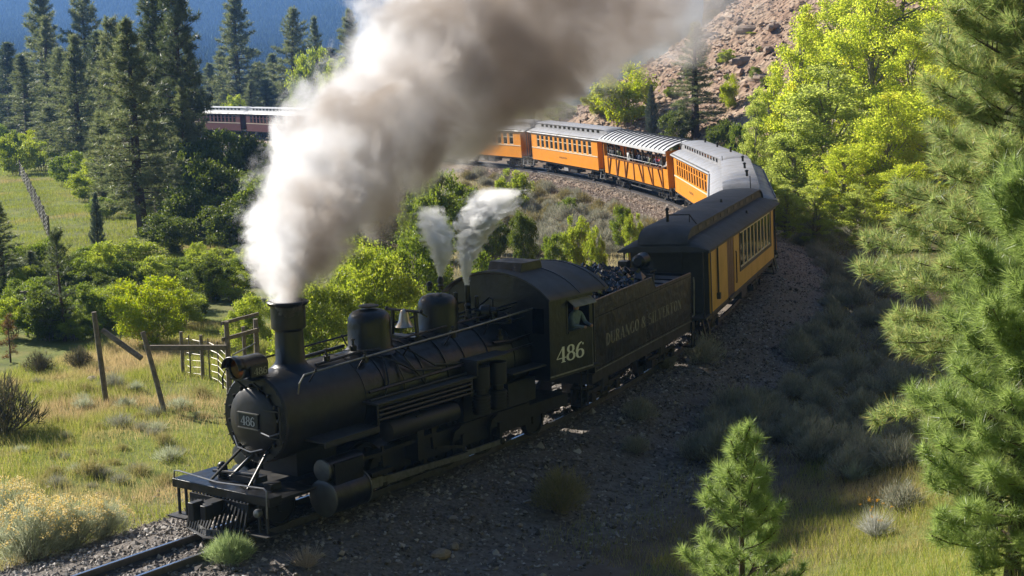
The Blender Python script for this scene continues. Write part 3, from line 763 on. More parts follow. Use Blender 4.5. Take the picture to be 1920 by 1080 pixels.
    for x, y, h_, r_ in ((.02, 7.16, .78, .06), (-.22, 7.05, .62, .05), (.22, 7.22, .55, .055), (-.1, 7.35, .5, .05)): g.lathe((x, y, 2.8), (0,0,1), [(0, r_*1.3), (h_*.4, r_), (h_*.45, r_*1.4), (h_*.52, r_*.7), (h_*.6, r_), (h_, r_), (h_+.02, .01)], 10)
    g.build('whistle', BLACK, L)
    tg = G().lathe((.18, 7.35, 2.98), (.75,.5,0), [(0, .1), (.04, .16), (.22, .17), (.26, .12), (.38, .11), (.4, .01)], 16).build('turbo_generator', BLACK, L)
    # bell in its yoke
    yk = G(); yk.bar((-.34, 5.1, 2.8), (-.30, 5.1, 3.32), .07, .05); yk.bar((.34, 5.1, 2.8), (.30, 5.1, 3.32), .07, .05); yk.box(-.36, .36, 4.98, 5.22, 2.74, 2.82); yk.cyl((-.46, 5.1, 3.33), (.46, 5.1, 3.33), .03, n=8); yk.bar((.4,5.1,3.33),(.42,5.32,3.2),.03,.03); yk.ball((-.46, 5.1, 3.34), .045, 8); yk.ball((.46, 5.1, 3.34), .045, 8)
    yk = yk.build('bell_yoke', BLACK, L)
    G().lathe((0, 5.1, 3.36), (0,0,-1), [(0, .03), (.03, .07), (.10, .095), (.24, .12), (.31, .16), (.36, .2), (.37, .19), (.3, .12), (.05, .04)], 20, True, True).build('bell', BRASS, yk)
    # pipes and rails along the boiler
    for sg in (1, -1):
        pts = [(sg*.80, 1.22, 2.42), (sg*.86, 1.21, 2.62), (sg*.88, 1.32, 2.76), (sg*.90, 3, 2.82), (sg*.93, 6, 2.90), (sg*.98, 8.2, 3.0)]
        hr = G().tube(pts, .02, 7).build('handrail', STEEL if sg > 0 else BLACK, L)
        for y in (1.6, 2.9, 4.2, 5.5, 6.8):
            g = G(); g.tube([(sg*.72, y, 2.55 + y*.012), (sg*.86, y, 2.71 + y*.022), (sg*.90, y, 2.76 + y*.025), (sg*.905, y, 2.79 + y*.025)], [.016, .016, .03, .02], 6); g.build('handrail_stanchion', BLACK, hr)
    g = G()
    g.tube([(.45, 3.6, 2.70), (.62, 3.9, 2.58), (.84, 4.4, 2.3), (.86, 5.2, 2.2)], .022); g.tube([(.42, 4.4, 2.74), (.6, 4.6, 2.62), (.85, 5.0, 2.3), (.88, 6.2, 2.15)], .022)
    g.tube([(.3, 2.2, 2.74), (.3, 3.4, 2.78), (.42, 4.0, 2.76)], .03); g.tube([(-.2, 2.3, 2.80), (-.2, 3.5, 2.84)], .035)
    g.tube([(.34, 4.55, 2.86), (.4, 6.8, 2.93), (.4, 8.2, 2.98)], .018); g.tube([(.55, 4.8, 2.74), (.6, 6.5, 2.80), (.6, 8.2, 2.86)], .024); g.tube([(.1, 6.7, 2.95), (.3, 7.5, 3.0), (.55, 8.2, 3.1)], .022); g.tube([(-.3, 6.8, 2.9), (-.1, 7.6, 3.02), (-.2, 8.2, 3.15)], .022); g.tube([(.45, 6.9, 2.86), (.7, 7.5, 2.76), (.74, 8.2, 2.78)], .02)
    g.tube([(.88, 6.9, 2.45), (.9, 7.5, 2.4), (.9, 8.2, 2.42)], .03); g.tube([(.2, 7.8, 2.93), (.2, 7.8, 3.2), (.12, 7.8, 3.22)], .02)
    g.build('boiler_pipes', BLACK, bo)
    g = G()
    for x, y, z in ((.55, 3.3, 2.66), (.3, 2.5, 2.8), (.62, 5.9, 2.74), (.25, 6.85, 2.92), (.5, 7.4, 2.84), (.66, 7.75, 2.76), (.1, 3.45, 2.82), (.84, 7.2, 2.5)):
        G().lathe((x, y, z-.04), (0,0,1), [(0, .07), (.1, .07), (.11, .03), (.2, .022), (.21, .045), (.23, .045), (.24, .01)], 8).build('valve', BLACK, bo)
    for sg in (1, -1):
        for dy in (-.28, 0, .28): G().tube([(sg*.30, 4.05 + dy*.6, 2.80), (sg*.62, 4.05 + dy, 2.58), (sg*.86, 4.05 + dy*1.6, 2.2), (sg*.88, 4.05 + dy*2.2, 1.96)], .022).build('sand_pipe', BLACK, L)
        G().tube([(sg*.90, 3.0, 2.12), (sg*.92, 5.2, 2.16), (sg*.96, 8.2, 2.22)], .03).build('injector_pipe', BLACK, L)
        G().tube([(sg*1.0, 2.9, 1.99), (sg*1.02, 5.8, 2.0)], .022).build('train_pipe', DUSTY, L)
    # cylinders, saddle
    for sg in (1, -1):
        c = G(); c.lathe((sg*1.08, 1.5, .46), (0,1,0), [(0, .33), (.9, .33)], 28); c.box(min(sg*.82, sg*1.3), max(sg*.82, sg*1.3), 1.58, 2.32, .5, 1.1); c.lathe((sg*1.08, 1.5, .98), (0,1,0), [(0, .2), (.9, .2)], 22); c.box(min(sg*.7, sg*1.1), max(sg*.7, sg*1.1), 1.62, 2.28, .25, .9)
        cy = c.build('cylinder', BLACK, L)
        G().lathe((sg*1.08, 1.5, .46), (0,-1,0), [(0, .33), (.02, .345), (.05, .34), (.07, .29), (.09, .12), (.10, .01)], 28).build('cylinder_cover', COVER, cy)
        G().lathe((sg*1.08, 1.5, .98), (0,-1,0), [(0, .2), (.02, .21), (.05, .2), (.06, .15), (.07, .01)], 22).build('valve_cover', COVER, cy)
        G().lathe((sg*1.08, 2.4, .46), (0,1,0), [(0, .345), (.04, .34), (.06, .2), (.2, .1), (.2, .01)], 28).build('cylinder_cover', COVER, cy)
        # running boards
        r = G(); r.box(min(sg*.7, sg*1.26), max(sg*.7, sg*1.26), 1.4, 2.86, 1.50, 1.54); r.box(min(sg*1.22, sg*1.262), max(sg*1.22, sg*1.262), 1.4, 2.86, 1.43, 1.5)
        rb = r.build('running_board', DUSTY, L, bevel=.006)
        r = G(); r.box(min(sg*.7, sg*1.24), max(sg*.7, sg*1.24), 2.86, 5.86, 1.92, 1.96); r.box(min(sg*1.19, sg*1.22), max(sg*1.19, sg*1.22), 2.86, 2.9, 1.54, 1.92); r.build('running_board', DUSTY, L, bevel=.006)
        r = G(); r.box(min(sg*.75, sg*1.27), max(sg*.75, sg*1.27), 5.86, 7.02, 2.23, 2.27); r.box(min(sg*.8, sg*1.27), max(sg*.8, sg*1.27), 5.84, 5.88, 1.96, 2.25); r.build('running_board', DUSTY, L, bevel=.006)
        r = G(); r.box(min(sg*.8, sg*1.3), max(sg*.8, sg*1.3), 7.02, 8.24, 1.76, 1.8); r.build('running_board', DUSTY, L, bevel=.006)
        r = G()
        for z in (1.62, 1.71, 1.80, 1.88): r.tube([(sg*1.16, 2.95, z), (sg*1.18, 5.75, z)], .03, 7)
        r.box(min(sg*1.1, sg*1.2), max(sg*1.1, sg*1.2), 5.7, 5.78, 1.55, 1.92); r.build('cooling_pipes', BLACK, L)
        # air compressors
        for y in (6.15, 6.72):
            a = G(); a.lathe((sg*1.12, y, 1.1), (0,0,1), [(0, .18), (.4, .18), (.42, .12), (.52, .12), (.54, .19), (1.0, .19), (1.02, .1)], 16)
            for k in range(5): a.lathe((sg*1.12, y, 1.16 + k*.07), (0,0,1), [(0, .2), (.025, .2)], 16)
            a.build('air_compressor', BLACK2, L)
        t = G(); t.lathe((sg*1.05, 3.2, 1.32), (0,1,0), [(0, .1), (.06, .2), (2.1, .2), (2.16, .1)], 18); t.build('air_tank', BLACK2, L)
        # frame, driving wheels, rods
        f = G(); f.box(min(sg*.70, sg*.80), max(sg*.70, sg*.80), 2.5, 8.3, .42, .80); f.box(min(sg*.66, sg*.84), max(sg*.66, sg*.84), 2.6, 8.2, .80, .9)
        for y in (3.15, 4.4, 5.65, 6.9): f.box(min(sg*.68, sg*.86), max(sg*.68, sg*.86), y-.17, y+.17, .3, .66)
        f.build('side_frame', BLACK2, L)
        for y in (3.15, 4.4, 5.65, 6.9):
            o = link('driving_wheel', DRV, L); o.location = (sg*.5, y, .53); o.rotation_euler = (0, 0, 0 if sg > 0 else PI)
            cw = G(); cw.prism([(min(sg*.88, sg*.97), y - .3, .66), (min(sg*.88, sg*.97), y + .3, .66), (min(sg*.88, sg*.97), y + .22, .84), (min(sg*.88, sg*.97), y, .92), (min(sg*.88, sg*.97), y-.22, .84)], (.09, 0, 0)); cw.bar((sg*.93, y, .75), (sg*.93, y, .28), .09, .2, (1,0,0)); cw.cyl((sg*.8, y, .53), (sg*.98, y, .53), .1, n=12)
            cw.cyl((sg*.95, y, .34), (sg*1.08, y, .34), .07, n=10); cw.build('crank', BLACK2, o).matrix_parent_inverse = Matrix.LocRotScale(o.location, o.rotation_euler, None).inverted()
        sr = G(); sr.bar((sg*1.03, 3.05, .34), (sg*1.03, 7.0, .34), .05, .10, (0,0,1)); sr.build('side_rod', STEEL, L)
        mr = G(); mr.bar((sg*1.12, 2.75, .46), (sg*1.12, 5.65, .34), .05, .11); mr.bar((sg*1.12, 2.4, .46), (sg*1.12, 2.9, .46), .07, .07); mr.box(min(sg*1.04, sg*1.2), max(sg*1.04, sg*1.2), 2.65, 2.95, .36, .56); mr.build('main_rod', STEEL, L)
        vg = G(); vg.bar((sg*1.12, 2.4, .98), (sg*1.12, 3.1, .95), .05, .06); vg.bar((sg*1.12, 3.05, 1.1), (sg*1.12, 3.1, .5), .04, .06, (0,1,0)); vg.bar((sg*1.12, 3.1, .98), (sg*1.12, 4.6, 1.0), .05, .07); vg.bar((sg*1.12, 4.55, 1.2), (sg*1.12, 4.6, .72), .06, .14, (0,1,0)); vg.bar((sg*1.15, 4.6, .72), (sg*1.15, 5.5, .55), .04, .06); vg.box(min(sg*1.0, sg*1.25), max(sg*1.0, sg*1.25), 2.6, 3.2, .6, .68); vg.box(min(sg*.85, sg*1.2), max(sg*.85, sg*1.2), 4.0, 4.2, .6, 1.5)
        vg.build('valve_gear', BLACK2, L)
        o = link('wheel', WH, L); o.location = (sg*.46, .95, .36); o.rotation_euler = (0, 0, 0 if sg > 0 else PI)
        o = link('wheel', WH, L); o.location = (sg*.46, 8.8, .36); o.rotation_euler = (0, 0, 0 if sg > 0 else PI)
    g = G(); g.box(-.68, .68, .25, 9.9, .5, .78); g.box(-.45, .45, 1.45, 2.5, .7, 1.3); g.box(-.75, .75, 6.0, 8.3, .75, 1.45); g.build('frame', BLACK2, L)
    g = G(); g.box(-.98, .98, 7.25, 8.24, 1.0, 1.5); g.build('ash_pan', BLACK2, L)
    # pilot beam, deck, steps, plough
    b = G(); b.box(-1.27, 1.27, -.04, .26, .70, .86); b = b.build('pilot_beam', BLACK, L, bevel=.01)
    g = G(); g.box(-1.27, -.5, .26, 1.0, .80, .84); g.box(.5, 1.27, .26, 1.12, .76, .80); g.box(-.5, .5, .26, .45, .8, .835); g.build('pilot_deck', BLACK, L, bevel=.006)
    for x in (-.5, .5): G().cyl((x, .18, .86), (x*.62, .92, 1.42), .028, n=8).build('brace_rod', SMOKEBOX, L)
    g = G(); g.tube([(-1.24, -.02, .84), (-1.22, -.02, 1.0), (-1.1, -.02, 1.02), (0, -.08, .98), (1.12, -.02, 1.02), (1.2, -.03, .98), (1.2, -.05, .5)], .016); g.tube([(-.3, .1, .9), (-.3, -.05, .99)], .014); g.tube([(.5, .1, .88), (.5, -.05, 1.0)], .014); g.build('uncoupling_lever', STEEL, L)
    g = G(); g.cyl((-.75, .5, .95), (.3, .62, .98), .03, n=8); g.box(-.35, .35, .5, .8, .84, .95); g.bar((-.3,.5,.9),(-.1,.9,1.25),.06,.05); g.bar((.35,.45,.88),(.2,.8,1.2),.05,.05); g.cyl((-.62, .6, .84), (-.62, .6, 1.02), .1, n=10); g.ball((-.62, .6, 1.03), .09, 8); g.box(.62,.8,.45,.7,.8,.92); g.build('deck_fittings', SMOKEBOX, L)
    for x in (-1.15, .95):
        g = G(); g.box(x-.02, x+.02, -.02, .02, .19, .7); g.box(x+.2-.02, x+.2+.02, -.02, .02, .19, .7); g.box(x-.14, x+.34, -.18, .12, .17, .2); g.build('foot_step', DUSTY, L)
    g = G()
    for k in range(17):
        x = -.72 + 1.44*k/16; yb = -.42 + .30*abs(x)
        g.bar((x, -.02, .70), (x, yb, .07), .035, .04, (0,1,0))
    g.tube([(-.78, -.16, .06), (-.4, -.30, .06), (0, -.43, .06), (.4, -.30, .06), (.78, -.16, .06)], .035, 6)
    g.box(-.76, .76, -.08, -.02, .44, .68)
    g.build('cow_catcher', BLACK2, L)
    g = G(); g.prism([(-.80, -.14, .03), (0, -.46, .03), (.80, -.14, .03), (.78, -.10, .2), (0, -.40, .2), (-.78, -.10, .2)], (0, .015, 0)); g.build('pilot_plate', mat('scraped_pilot_steel', (.05,.05,.05), .5, .3, .3, 8, dirt=(.35,.34,.32), dirt_amt=.6, dirt_scale=5), L, 0)
    g = G(); g.box(-.14, .14, -.45, -.0, .42, .68); g.box(-.19, -.05, -.62, -.36, .38, .72); g.box(.05, .19, -.55, -.36, .42, .68); g.build('coupler', BLACK2, L, bevel=.015)
    G().lathe((1.03, -.05, .58), (0,-1,0), [(0, .07), (.05, .08), (.1, .07), (.12, .01)], 12).build('air_hose', STEEL, L)
    # cab
    W0, S0, S1, Z0, Z1 = 1.39, 8.24, 9.93, 1.49, 3.19
    ws, we, wz0, wz1 = 8.92, 9.80, 2.39, 3.10
    arch = lambda x: Z1 + .54*max(0, 1 - (x/1.46)**2)**.75 if abs(x) < 1.46 else Z1
    for sg in (1, -1):
        x0, x1 = min(sg*(W0-.03), sg*W0), max(sg*(W0-.03), sg*W0)
        g = G(); g.box(x0, x1, S0, S1, Z0, wz0); g.box(x0, x1, S0, ws, wz0, Z1); g.box(x0, x1, we, S1, wz0, Z1); g.box(x0, x1, ws, we, wz1, Z1)
        wl = g.build('cab_side', BLACK, L, 0)
        fr = G(); fr.box(x0-.012, x1+.012, ws-.03, ws+.02, wz0-.03, wz1+.03); fr.box(x0-.012, x1+.012, we-.02, we+.03, wz0-.03, wz1+.03); fr.box(x0-.03, x1+.03, ws+.02, we-.02, wz0-.03, wz0+.02); fr.box(x0-.012, x1+.012, ws+.02, we-.02, wz1-.02, wz1+.03); fr.build('window_frame', BLACK, wl, 0)
        if sg > 0:
            a = G(); a.prism([(W0+.005, ws+.03, wz1), (W0+.005, we+.02, wz1), (W0+.2, we+.02, wz1-.14), (W0+.2, ws+.03, wz1-.14)], (0, 0, .015)); a.build('awning', mat('faded_canvas', (.22,.21,.19), .8), wl)
            lettering('numerals', '486', (W0, 8.47, 1.76), (0,1,0), (0,0,1), .35, 1.1, WHITE, wl, each=True)
            g = G(); g.box(W0, W0+.012, S0, S1, Z0, Z0+.03); g.build('edge_strip', LETTER, wl, 0)
            g = G(); g.box(W0, W0+.006, S1-.02, S1, Z0, wz0+.05); g.build('edge_strip', LETTER, wl, 0)
    xs = np.linspace(-W0, W0, 21)
    for y in (S0, ):
        g = G(); poly = [(-W0, y, Z0)] + [(W0, y, Z0)] + [(x, y, arch(x) - .04) for x in xs[::-1]]
        g.prism(poly, (0, .03, 0)); fw = g.build('cab_front', BLACK, L, 0)
        for sg in (1, -1): G().box(min(sg*.95, sg*1.25), max(sg*.95, sg*1.25), y-.012, y, 2.45, 3.0).build('front_window', glass('dark_cab_glass', (.1,.1,.1)) if 'dark_cab_glass' not in MATS else MATS['dark_cab_glass'], fw, 0)
    G().box(-W0, W0, S0, S1+.3, Z0-.06, Z0).build('cab_floor', BLACK2, L, 0)
    g = G(); g.box(-.8, .8, 8.27, 8.6, Z0, 2.6); g.box(.75, 1.3, 9.3, 9.75, Z0, 1.95); g.build('backhead_and_seat', BLACK2, L, 0)
    xs = np.linspace(-1.5, 1.5, 25)
    def roofline(y, t=0): return [(x, y, (arch(x) if abs(x) < 1.46 else Z1) + t) for x in xs]
    g = G(); rs_ = []
    for y in (8.12, 9.0, 9.2, 10.45):
        rs_.append(roofline(y, .0) + roofline(y, .035)[::-1])
    g.rings(rs_); rf = g.build('cab_roof', mat('cab_roof_paint', (.04,.038,.036), .6, 0, .25, 3, dirt=(.085,.075,.065), dirt_amt=.5, dirt_scale=1.2), L, 50)
    g = G()
    for y in (9.28, 10.3): G().rings([roofline(y, .03) + roofline(y, .05)[::-1], roofline(y+.03, .03) + roofline(y+.03, .05)[::-1]]).build('roof_seam', BLACK, rf)
    h_ = G(); h_.prism([(-.45, 8.5, 3.70), (-.45, 9.35, 3.70), (-.45, 9.28, 3.92), (-.45, 8.58, 3.92)], (.9, 0, 0)); hh = h_.build('roof_hatch', BLACK, rf, 0, bevel=.01)
    # cab steps
    for sg in (1, -1):
        g = G(); g.box(min(sg*1.0, sg*1.3), max(sg*1.0, sg*1.3), 9.55, 9.85, .55, .58); g.box(min(sg*1.0, sg*1.3), max(sg*1.0, sg*1.3), 9.55, 9.85, .95, .98); g.box(min(sg*1.27, sg*1.3), max(sg*1.27, sg*1.3), 9.55, 9.58, .55, 1.49); g.box(min(sg*1.27, sg*1.3), max(sg*1.27, sg*1.3), 9.82, 9.85, .55, 1.49)
        g.build('cab_step', BLACK2, L, 0)
    g = G(); g.box(-.06, .06, 9.8, 10.6, .55, .66); g.build('drawbar', BLACK2, L)
DRV = wheel_mesh(.53, 'driving_wheel', BLACK2, 12)
build_loco()

# ------------------------------------------------------------------ tender
tender = thing('tender', 'black coal tender lettered DURANGO & SILVERTON behind the locomotive cab', 'tender', None, pose_matrix('tender'))
def build_tender():
    T = tender; w, z0, z1, n = 1.18, 1.108, 2.468, 7.19
    for sg in (1, -1):
        x0, x1 = min(sg*(w-.03), sg*w), max(sg*(w-.03), sg*w)
        g = G(); poly = [(x0, 0, z0), (x0, n, z0), (x0, n, z1), (x0, 4.27, z1), (x0, 3.98, 2.79), (x0, 0, 2.79)]
        g.prism(poly, (.03, 0, 0)); sd_ = g.build('tank_side', BLACK, T, 0)
        lettering('lettering', 'DURANGO & SILVERTON', (sg*w, .72 if sg > 0 else 6.35, 1.62), (0, sg, 0), (0,0,1), .29, 5.62, LETTER, sd_, each=True)
        st = G(); xa, xb = min(sg*w, sg*(w+.006)), max(sg*w, sg*(w+.006)); st.box(xa, xb, .03, n-.03, z0+.02, z0+.04); st.box(xa, xb, .03, .045, z0+.04, 2.75); st.build('edge_strip', LETTER, sd_, 0)
        rm_ = G(); rm_.tube([(sg*(w-.015), 0, 2.8), (sg*(w-.015), 3.98, 2.8), (sg*(w-.015), 4.27, 2.49), (sg*(w-.015), n-.05, 2.485)], .022); rm_.build('top_rim', BLACK, sd_)
        h = G(); h.tube([(sg*(w+.05), n+.05, 2.35), (sg*(w+.06), n+.06, 2.2), (sg*(w+.06), n+.06, 1.3), (sg*(w+.02), n+.03, 1.25)], .018); h.build('grab_iron', STEEL, T)
    g = G(); g.box(-w+.03, w-.03, n-.03, n, z0, z1); g.build('tank_end', BLACK, T, 0)
    g = G(); g.box(-w+.03, w-.03, 0, .03, z0, 2.79); g.build('coal_gate', BLACK, T, 0)
    g = G(); g.box(-w+.03, w-.03, 4.3, n-.03, 2.36, 2.39); g.prism([(-w+.03, 4.3, 2.38), (-w+.03, 4.25, 2.85), (-w+.03, 4.2, 2.85), (-w+.03, 4.25, 2.38)], (2*w-.06, 0, 0)); tp = g.build('tank_top', mat('dusty_tank_top', (.05,.048,.045), .6, 0, .3, 5, dirt=(.2,.18,.16), dirt_amt=.6), T, 0)
    for y in (4.9, 5.6, 6.3): G().box(-w+.05, w-.05, y-.03, y+.03, 2.39, 2.43).build('deck_rib', BLACK, tp)
    for sg in (1, -1):
        g = G()
        for yy in np.arange(.1, n, .075): g.ball((sg*w, yy, z0+.09), .012, 5); g.ball((sg*w, yy, z1-.06), .012, 5)
        for zz in np.arange(z0+.1, z1, .075):
            for yy in (.08, 3.6, n-.08): g.ball((sg*w, yy, zz), .012, 5)
        tag(g.build('rivets', BLACK, T), kind='stuff')
    G().lathe((-.2, 5.4, 2.39), (0,0,1), [(0, .3), (.12, .3), (.13, .33), (.16, .33), (.2, .2), (.22, .02)], 20).build('water_hatch', BLACK, T)
    lb = G().lathe((-.15, 6.55, 2.83), (0,1,0), [(0, .12), (.06, .19), (.4, .2), (.44, .22), (.47, .22), (.47, .18)], 20).build('backup_light', BLACK, T)
    g = G(); g.box(-.55, .25, 6.45, 7.0, 2.55, 2.6); g.box(-.5, -.44, 6.5, 6.56, 2.39, 2.56); g.box(.14, .2, 6.5, 6.56, 2.39, 2.56); g.box(-.5, -.44, 6.9, 6.96, 2.39, 2.56); g.box(.14, .2, 6.9, 6.96, 2.39, 2.56); g.box(-.75, -.5, 6.6, 6.95, 2.62, 2.82); g.build('light_stand', BLACK, T)
    g = G(); g.box(-1.15, 1.15, -.1, n+.15, .86, 1.1); g.box(-1.2, 1.2, n+.0, n+.2, .8, 1.1); g.build('frame', BLACK2, T, 0)
    G().box(-1.14, 1.14, .03, 4.22, 1.12, 2.2).build('tank', BLACK, T, 0)
    G().box(-1.14, 1.14, 4.24, n-.04, 1.12, 2.35).build('tank', BLACK, T, 0)
    for sg in (1, -1):
        g = G(); g.box(min(sg*.95, sg*1.25), max(sg*.95, sg*1.25), n-.1, n+.2, .4, .43); g.bar((sg*1.2, n-.05, .42), (sg*1.2, n-.05, .9), .04, .03); g.bar((sg*1.2, n+.15, .42), (sg*1.2, n+.15, .9), .04, .03)
        g.build('foot_step', BLACK2, T)
    truck(T, 1.5, .8); truck(T, 5.7, .8); coupler(T, n+.15, 1)
build_tender()
# coal heaped in the bunker
n = 1500
cx_, cy_ = rng.uniform(-1.0, 1.0, n), rng.uniform(.1, 4.1, n)
cz_ = 2.45 + .55*np.clip(1 - (cx_/1.25)**2, 0, 1)*np.clip(1 - ((cy_-2.6)/3.4)**2, 0, 1) + .08*rng.normal(size=n)
co = stones(n, np.stack([cx_, cy_, cz_], 1), rng.uniform(.05, .15, n), 'coal', COAL, .9)
co.matrix_world = pose_matrix('tender'); co['label'] = 'glinting black coal heaped in the tender bunker'; co['category'] = 'coal'

# ------------------------------------------------------------------ passenger cars
def arch_roof(parent, n, z_e, z_d, z_c, wc, m, over=.8, we=1.32, trim=None, lettered=None):
    """deck roof and clerestory with rounded hoods at both ends"""
    L_ = [(-we, z_e), (-we+.03, z_e+.05), (-1.08, z_e+.17), (-.86, z_d-.03), (-wc-.02, z_d)]
    def hood(y):                      # 0 at the very end, 1 from .95 m inwards
        t = min(1, max(0, min(y + over, n + over - y)/.95)); return math.sqrt(max(0, 1 - (1-t)**2))
    ys = [-over, -over+.06, -over+.2, -over+.4, -over+.65, -over+.95] ; ys = ys + list(np.linspace(1, n-1, 8)) + [n - y for y in ys[::-1]]
    g = G(); rs_ = []
    for y in ys:
        k = hood(y); q = [(a, y, z_e + (z - z_e)*(.45 + .55*k)) for a, z in L_]
        q = q + [(-a, yy, zz) for a, yy, zz in q[::-1]]
        rs_.append(q + [(we-.02, y, z_e-.03), (-we+.02, y, z_e-.03)])
    g.rings(rs_); r = g.build('roof', m, parent, 45)
    for y in np.linspace(.6, n-.6, 9)[0:0]: pass
    g = G(); rs_ = []
    for y in ys:
        k = hood(y)
        if k < .05: k = .0
        zz = lambda z: z_d - .1 + (z - z_d + .1)*k
        wl = wc + .06
        top = [(-wc, z_d-.12), (-wc, z_c-.13), (-wl, z_c-.12), (-wl, z_c-.08), (-wl*.75, z_c-.035), (-wl*.4, z_c-.008), (0, z_c)]
        q = [(a, y, zz(z)) for a, z in top]; q = q + [(-a, yy, z2) for a, yy, z2 in q[-2::-1]]
        rs_.append(q)
    g.rings(rs_); c = g.build('clerestory', m, parent, 45)
    return r, c
PANE_G = G().box(-.006, .006, -.24, .24, 0, .92).mesh('pane', GLASS, 0)
def win_frame_mesh(h, hw, m, mid=True):
    g = G()
    g.box(-.02, .02, -hw, -hw+.04, 0, h); g.box(-.02, .02, hw-.04, hw, 0, h); g.box(-.02, .02, -hw+.04, hw-.04, 0, .05); g.box(-.02, .02, -hw+.04, hw-.04, h-.05, h)
    if mid: g.box(-.022, .022, -hw+.04, hw-.04, h*.60, h*.60+.045)
    return g.mesh('window', m, 0)
def coach(key, paint, roofm, sashm, label, group='passenger coaches of the train', nwin=12, number=True):
    n = 12.93; o = thing('passenger_coach', label, 'passenger coach', group, pose_matrix(key))
    z0, zs, zt, z1, w = .964, 1.93, 2.86, 2.99, 1.19
    y0, y1 = .95, 11.95; pitch = (y1 - y0)/nwin; hw = .30
    fm = win_frame_mesh(zt - zs, hw, sashm)
    pm = G().box(-.005, .005, -hw+.045, hw-.045, .055, zt-zs-.055).mesh('pane', GLASS, 0)
    for sg in (-1, 1):
        xa, xb = min(sg*(w-.05), sg*w), max(sg*(w-.05), sg*w)
        g = G(); g.box(xa, xb, 0, n, z0, zs); g.box(xa, xb, 0, n, zt, z1); g.box(xa, xb, 0, y0+pitch/2-hw, zs, zt); g.box(xa, xb, y1-pitch/2+hw, n, zs, zt)
        for k in range(nwin-1): g.box(xa, xb, y0 + pitch*(k+.5) + hw, y0 + pitch*(k+1.5) - hw, zs, zt)
        sd_ = g.build('side_wall', paint, o, 0)
        g = G(); xo, xi = sg*(w+.03), sg*w
        g.box(min(xo, xi), max(xo, xi), .02, n-.02, zs-.09, zs-.03); g.build('window_sill', CREAM, sd_, 0)
        g = G(); xo = sg*(w+.012); g.box(min(xo, xi), max(xo, xi), 0, .06, z0, z1); g.box(min(xo, xi), max(xo, xi), n-.06, n, z0, z1); g.box(min(xo, xi), max(xo, xi), .06, n-.06, z0, z0+.05); g.build('edge_moulding', paint, sd_, 0)
        for k in range(nwin):
            f = link('window', fm, o); f.location = (sg*(w-.03), y0 + pitch*(k+.5), zs)
            link('pane', pm, f)
        lb = G(); xo = sg*(w+.09); lb.box(min(xo, sg*w+sg*.05), max(xo, sg*w+sg*.05), -.3, n+.3, z1-.06, z1+.12); lb = lb.build('letterboard', mat('letterboard_grey', (.12,.125,.13), .5, 0, .1), o, 0)
        lettering('lettering', 'DURANGO & SILVERTON', (xo, n*.5 - sg*3.0, z1-.03), (0, sg, 0), (0,0,1), .12, 6.0, mat('letterboard_gilt', (.5,.42,.25), .5), lb)
    for y, sg in ((0, -1), (n, 1)):
        ya, yb = (y, y+.05) if sg < 0 else (y-.05, y)
        g = G(); g.box(-w+.052, -.36, ya, yb, z0, z1+.02); g.box(.36, w-.052, ya, yb, z0, z1+.02); g.box(-.36, .36, ya, yb, 2.85, z1+.02)
        e = g.build('end_wall', paint, o, 0)
        d = G().box(-.36, .36, ya+.01, yb-.01, 1.05, 2.85).build('end_door', BROWN, o, 0)
        yc = y + sg*.01; G().box(-.24, .24, min(yc, yc+sg*.012), max(yc, yc+sg*.012), 2.0, 2.65).build('pane', GLASS, d, 0)
        p = G(); p.box(-w, w, min(y, y+sg*.82), max(y, y+sg*.82), 1.0, 1.06); p.box(-w, w, min(y+sg*.74, y+sg*.82), max(y+sg*.74, y+sg*.82), .86, 1.0); p.build('platform', DKGREEN, o, 0)
        q = G(); yy = y + sg*.78
        for x0_, x1_ in ((-w+.4, -.3), (.3, w-.4)):
            q = G(); q.tube([(x0_, yy, 1.06), (x0_, yy, 1.85), (x1_, yy, 1.85), (x1_, yy, 1.06)], .022); q.tube([(x0_, yy, 1.45), (x1_, yy, 1.45)], .015); q.tube([((x0_+x1_)/2, yy, 1.06), ((x0_+x1_)/2, yy, 1.85)], .012)
            q.build('platform_railing', BLACK2, o)
        for x in (-w+.06, w-.06): G().tube([(x, yy, 1.06), (x, yy, 2.95)], .025).build('platform_post', BLACK2, o)
        for x in (-1, 1):
            s_ = G()
            for k, z in enumerate((.42, .68)): s_.box(min(x*(w-.42), x*(w+.02-.12*k)), max(x*(w-.42), x*(w+.02-.12*k)), y+sg*.10 if sg > 0 else y-.72, y+.72 if sg > 0 else y-.10, z, z+.035)
            for yy2 in (y+sg*.1, y+sg*.72): s_.bar((x*(w-.03), yy2, .42), (x*(w-.14), yy2, 1.0), .03, .12, (0,1,0))
            s_.build('step', STEEL if paint is not MAROON else BLACK2, o, 0)
    G().box(-w+.052, w-.052, .052, n-.052, z0, 1.08).build('floor', INTER, o, 0)
    g = G()
    for k in range(nwin):
        for sg in (-1, 1):
            y = y0 + pitch*(k+.5); g.box(min(sg*.35, sg*1.08), max(sg*.35, sg*1.08), y-.25, y+.2, 1.4, 1.5); g.box(min(sg*.35, sg*1.08), max(sg*.35, sg*1.08), y+.2, y+.28, 1.4, 1.98)
    g.build('seats', mat('seat_plush', (.10,.03,.02), .8), o, 0)
    r, c = arch_roof(o, n, z1, 3.29, 3.745, .62, roofm)
    cw = G().box(-.008, .008, -.22, .22, 0, .17).mesh('clerestory_window', glass('clerestory_glass', (.12,.13,.14)) if 'clerestory_glass' not in MATS else MATS['clerestory_glass'], 0)
    for k in range(13):
        for sg in (-1, 1):
            f = link('clerestory_window', cw, c); f.location = (sg*(.62+.006), 1.1 + k*(n-2.2)/12, 3.40)
    v = G()
